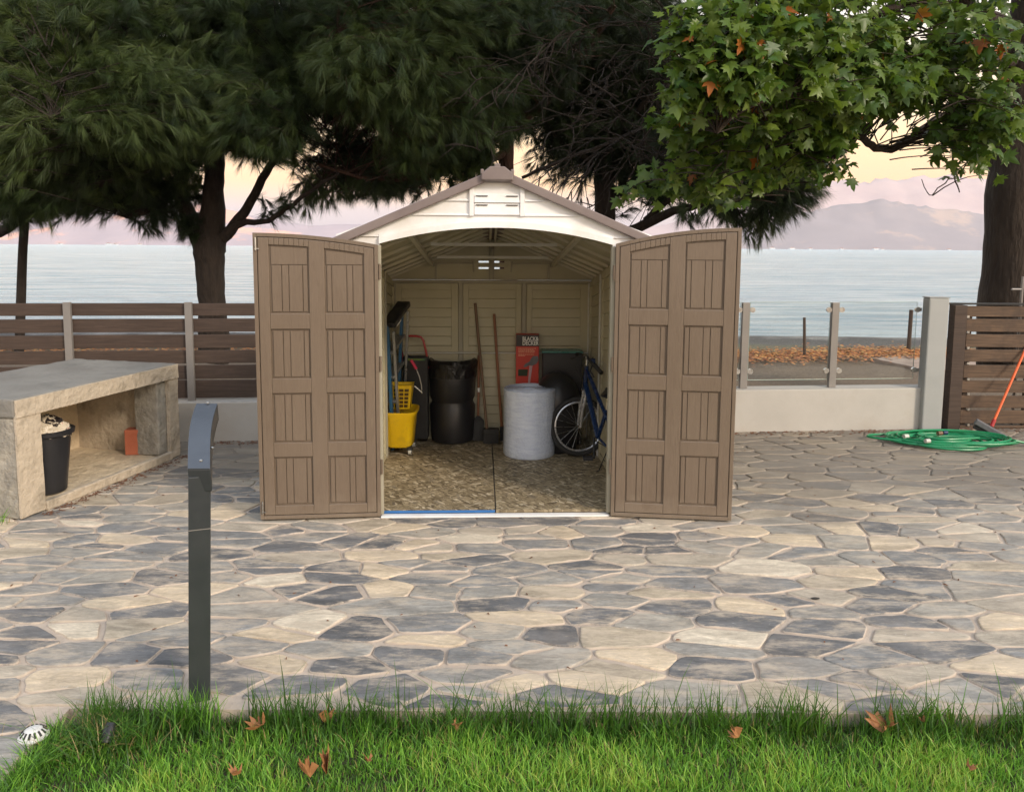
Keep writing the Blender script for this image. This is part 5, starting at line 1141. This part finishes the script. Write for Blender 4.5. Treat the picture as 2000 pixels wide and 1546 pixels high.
# bits of bark, twig and leaf crumbs blown against the walls and the bench
rng = np.random.default_rng(9); V = []; T = []; b0 = 0
def crumb(x, y, z, s_):
    global b0
    a_ = rng.uniform(0, 6.28); l_ = s_*rng.uniform(.6, 2.4); w_ = s_*rng.uniform(.3, .7); c_, q_ = math.cos(a_), math.sin(a_)
    pts_ = [(-l_, -w_, 0), (l_, -w_*.6, .002), (l_*.8, w_, .001), (-l_*.7, w_, .003), (0, 0, .5*w_+.004)]
    for p in pts_: V.append((x+p[0]*c_-p[1]*q_, y+p[0]*q_+p[1]*c_, z+p[2]))
    for t_ in ((0, 1, 4), (1, 2, 4), (2, 3, 4), (3, 0, 4)): T.append(tuple(i+b0 for i in t_))
    b0 += 5
for k in range(420): x = rng.uniform(1.2, 5.4); crumb(x, FL(x)-.01-abs(rng.normal())*.07, .002, .009)
for k in range(200): x = rng.uniform(-2.6, -1.3); crumb(x, FL(x)-.02-abs(rng.normal())*.06, .002, .009)
for k in range(260): u = rng.uniform(.1, 1.5); p = BM @ Vector((u, -.045-abs(rng.normal())*.045, 0)); crumb(p.x, p.y, .002, .007)
for k in range(170): crumb(rng.uniform(-3, 4.5), rng.uniform(2.8, 6.4), .003, .006)
tag(npmesh('leaf_crumbs', np.array(V), np.array(T), mat('crumb_brown', (.07, .035, .02), (.24, .10, .05), .9, scale=30), org=(0, 5, 0)), 'brown crumbs of leaf and bark scattered on the paving and against the walls', 'leaf crumbs', kind='stuff')
# orange leaf litter on the beach
rng = np.random.default_rng(5); n = 12000; x = np.concatenate([rng.uniform(1.5, 9.5, n), rng.uniform(-11, 1.5, n//2)]); y = 11.85+rng.normal(size=len(x))*.36+.25*np.sin(x*1.3); lv2 = lv*np.array([1, 1, 1])
n = len(x); a_ = rng.uniform(0, 6.28, n); s_ = rng.uniform(.03, .062, n); tilt = rng.uniform(-.25, .25, (n, 2))
k = ~((x > 5.6) & (y < 11.3)); x, y, a_, s_, tilt = x[k], y[k], a_[k], s_[k], tilt[k]; n = len(x)
lx_ = lv[None, :, 0]*s_[:, None]; ly_ = (lv[None, :, 1]-.4)*s_[:, None]; X = x[:, None]+lx_*np.cos(a_)[:, None]-ly_*np.sin(a_)[:, None]; Y = y[:, None]+lx_*np.sin(a_)[:, None]+ly_*np.cos(a_)[:, None]
Z = .03+.012*rng.uniform(size=n)[:, None]+lx_*tilt[:, :1]+ly_*tilt[:, 1:]
V = np.stack([X, Y, Z], 2).reshape(-1, 3); T = (lt[None]+(np.arange(n)*len(lv))[:, None, None]).reshape(-1, 3)
M['litter'] = leafmat('orange_litter', [(0, (.16, .06, .025)), (.4, (.40, .13, .035)), (.8, (.62, .24, .05)), (1, (.60, .38, .13))], .1, .8)
tag(npmesh('leaf_litter', V, T, M['litter'], org=(3, 11.9, 0), attrs={'rnd': np.repeat(rng.uniform(size=n), len(lv))}), 'band of orange fallen leaves on the beach beyond the fences', 'leaf litter', kind='stuff')
# ------------------------------------------------------------------ haze
hz = MB().box(-5200, 5200, -400, 4200, -8, 420).build('haze', None, org=(0, 0, -8))
hm = bpy.data.materials.new('haze_air'); hm.use_nodes = True; ht = hm.node_tree
for n_ in list(ht.nodes): ht.nodes.remove(n_)
ho_ = ht.nodes.new('ShaderNodeOutputMaterial'); hv = ht.nodes.new('ShaderNodeVolumePrincipled'); hv.inputs['Color'].default_value = (.97, .95, .98, 1); hv.inputs['Density'].default_value = .00014; ht.links.new(hv.outputs[0], ho_.inputs['Volume'])
hz.data.materials.append(hm); tag(hz, 'thin pale evening haze over the water', 'haze', kind='stuff')
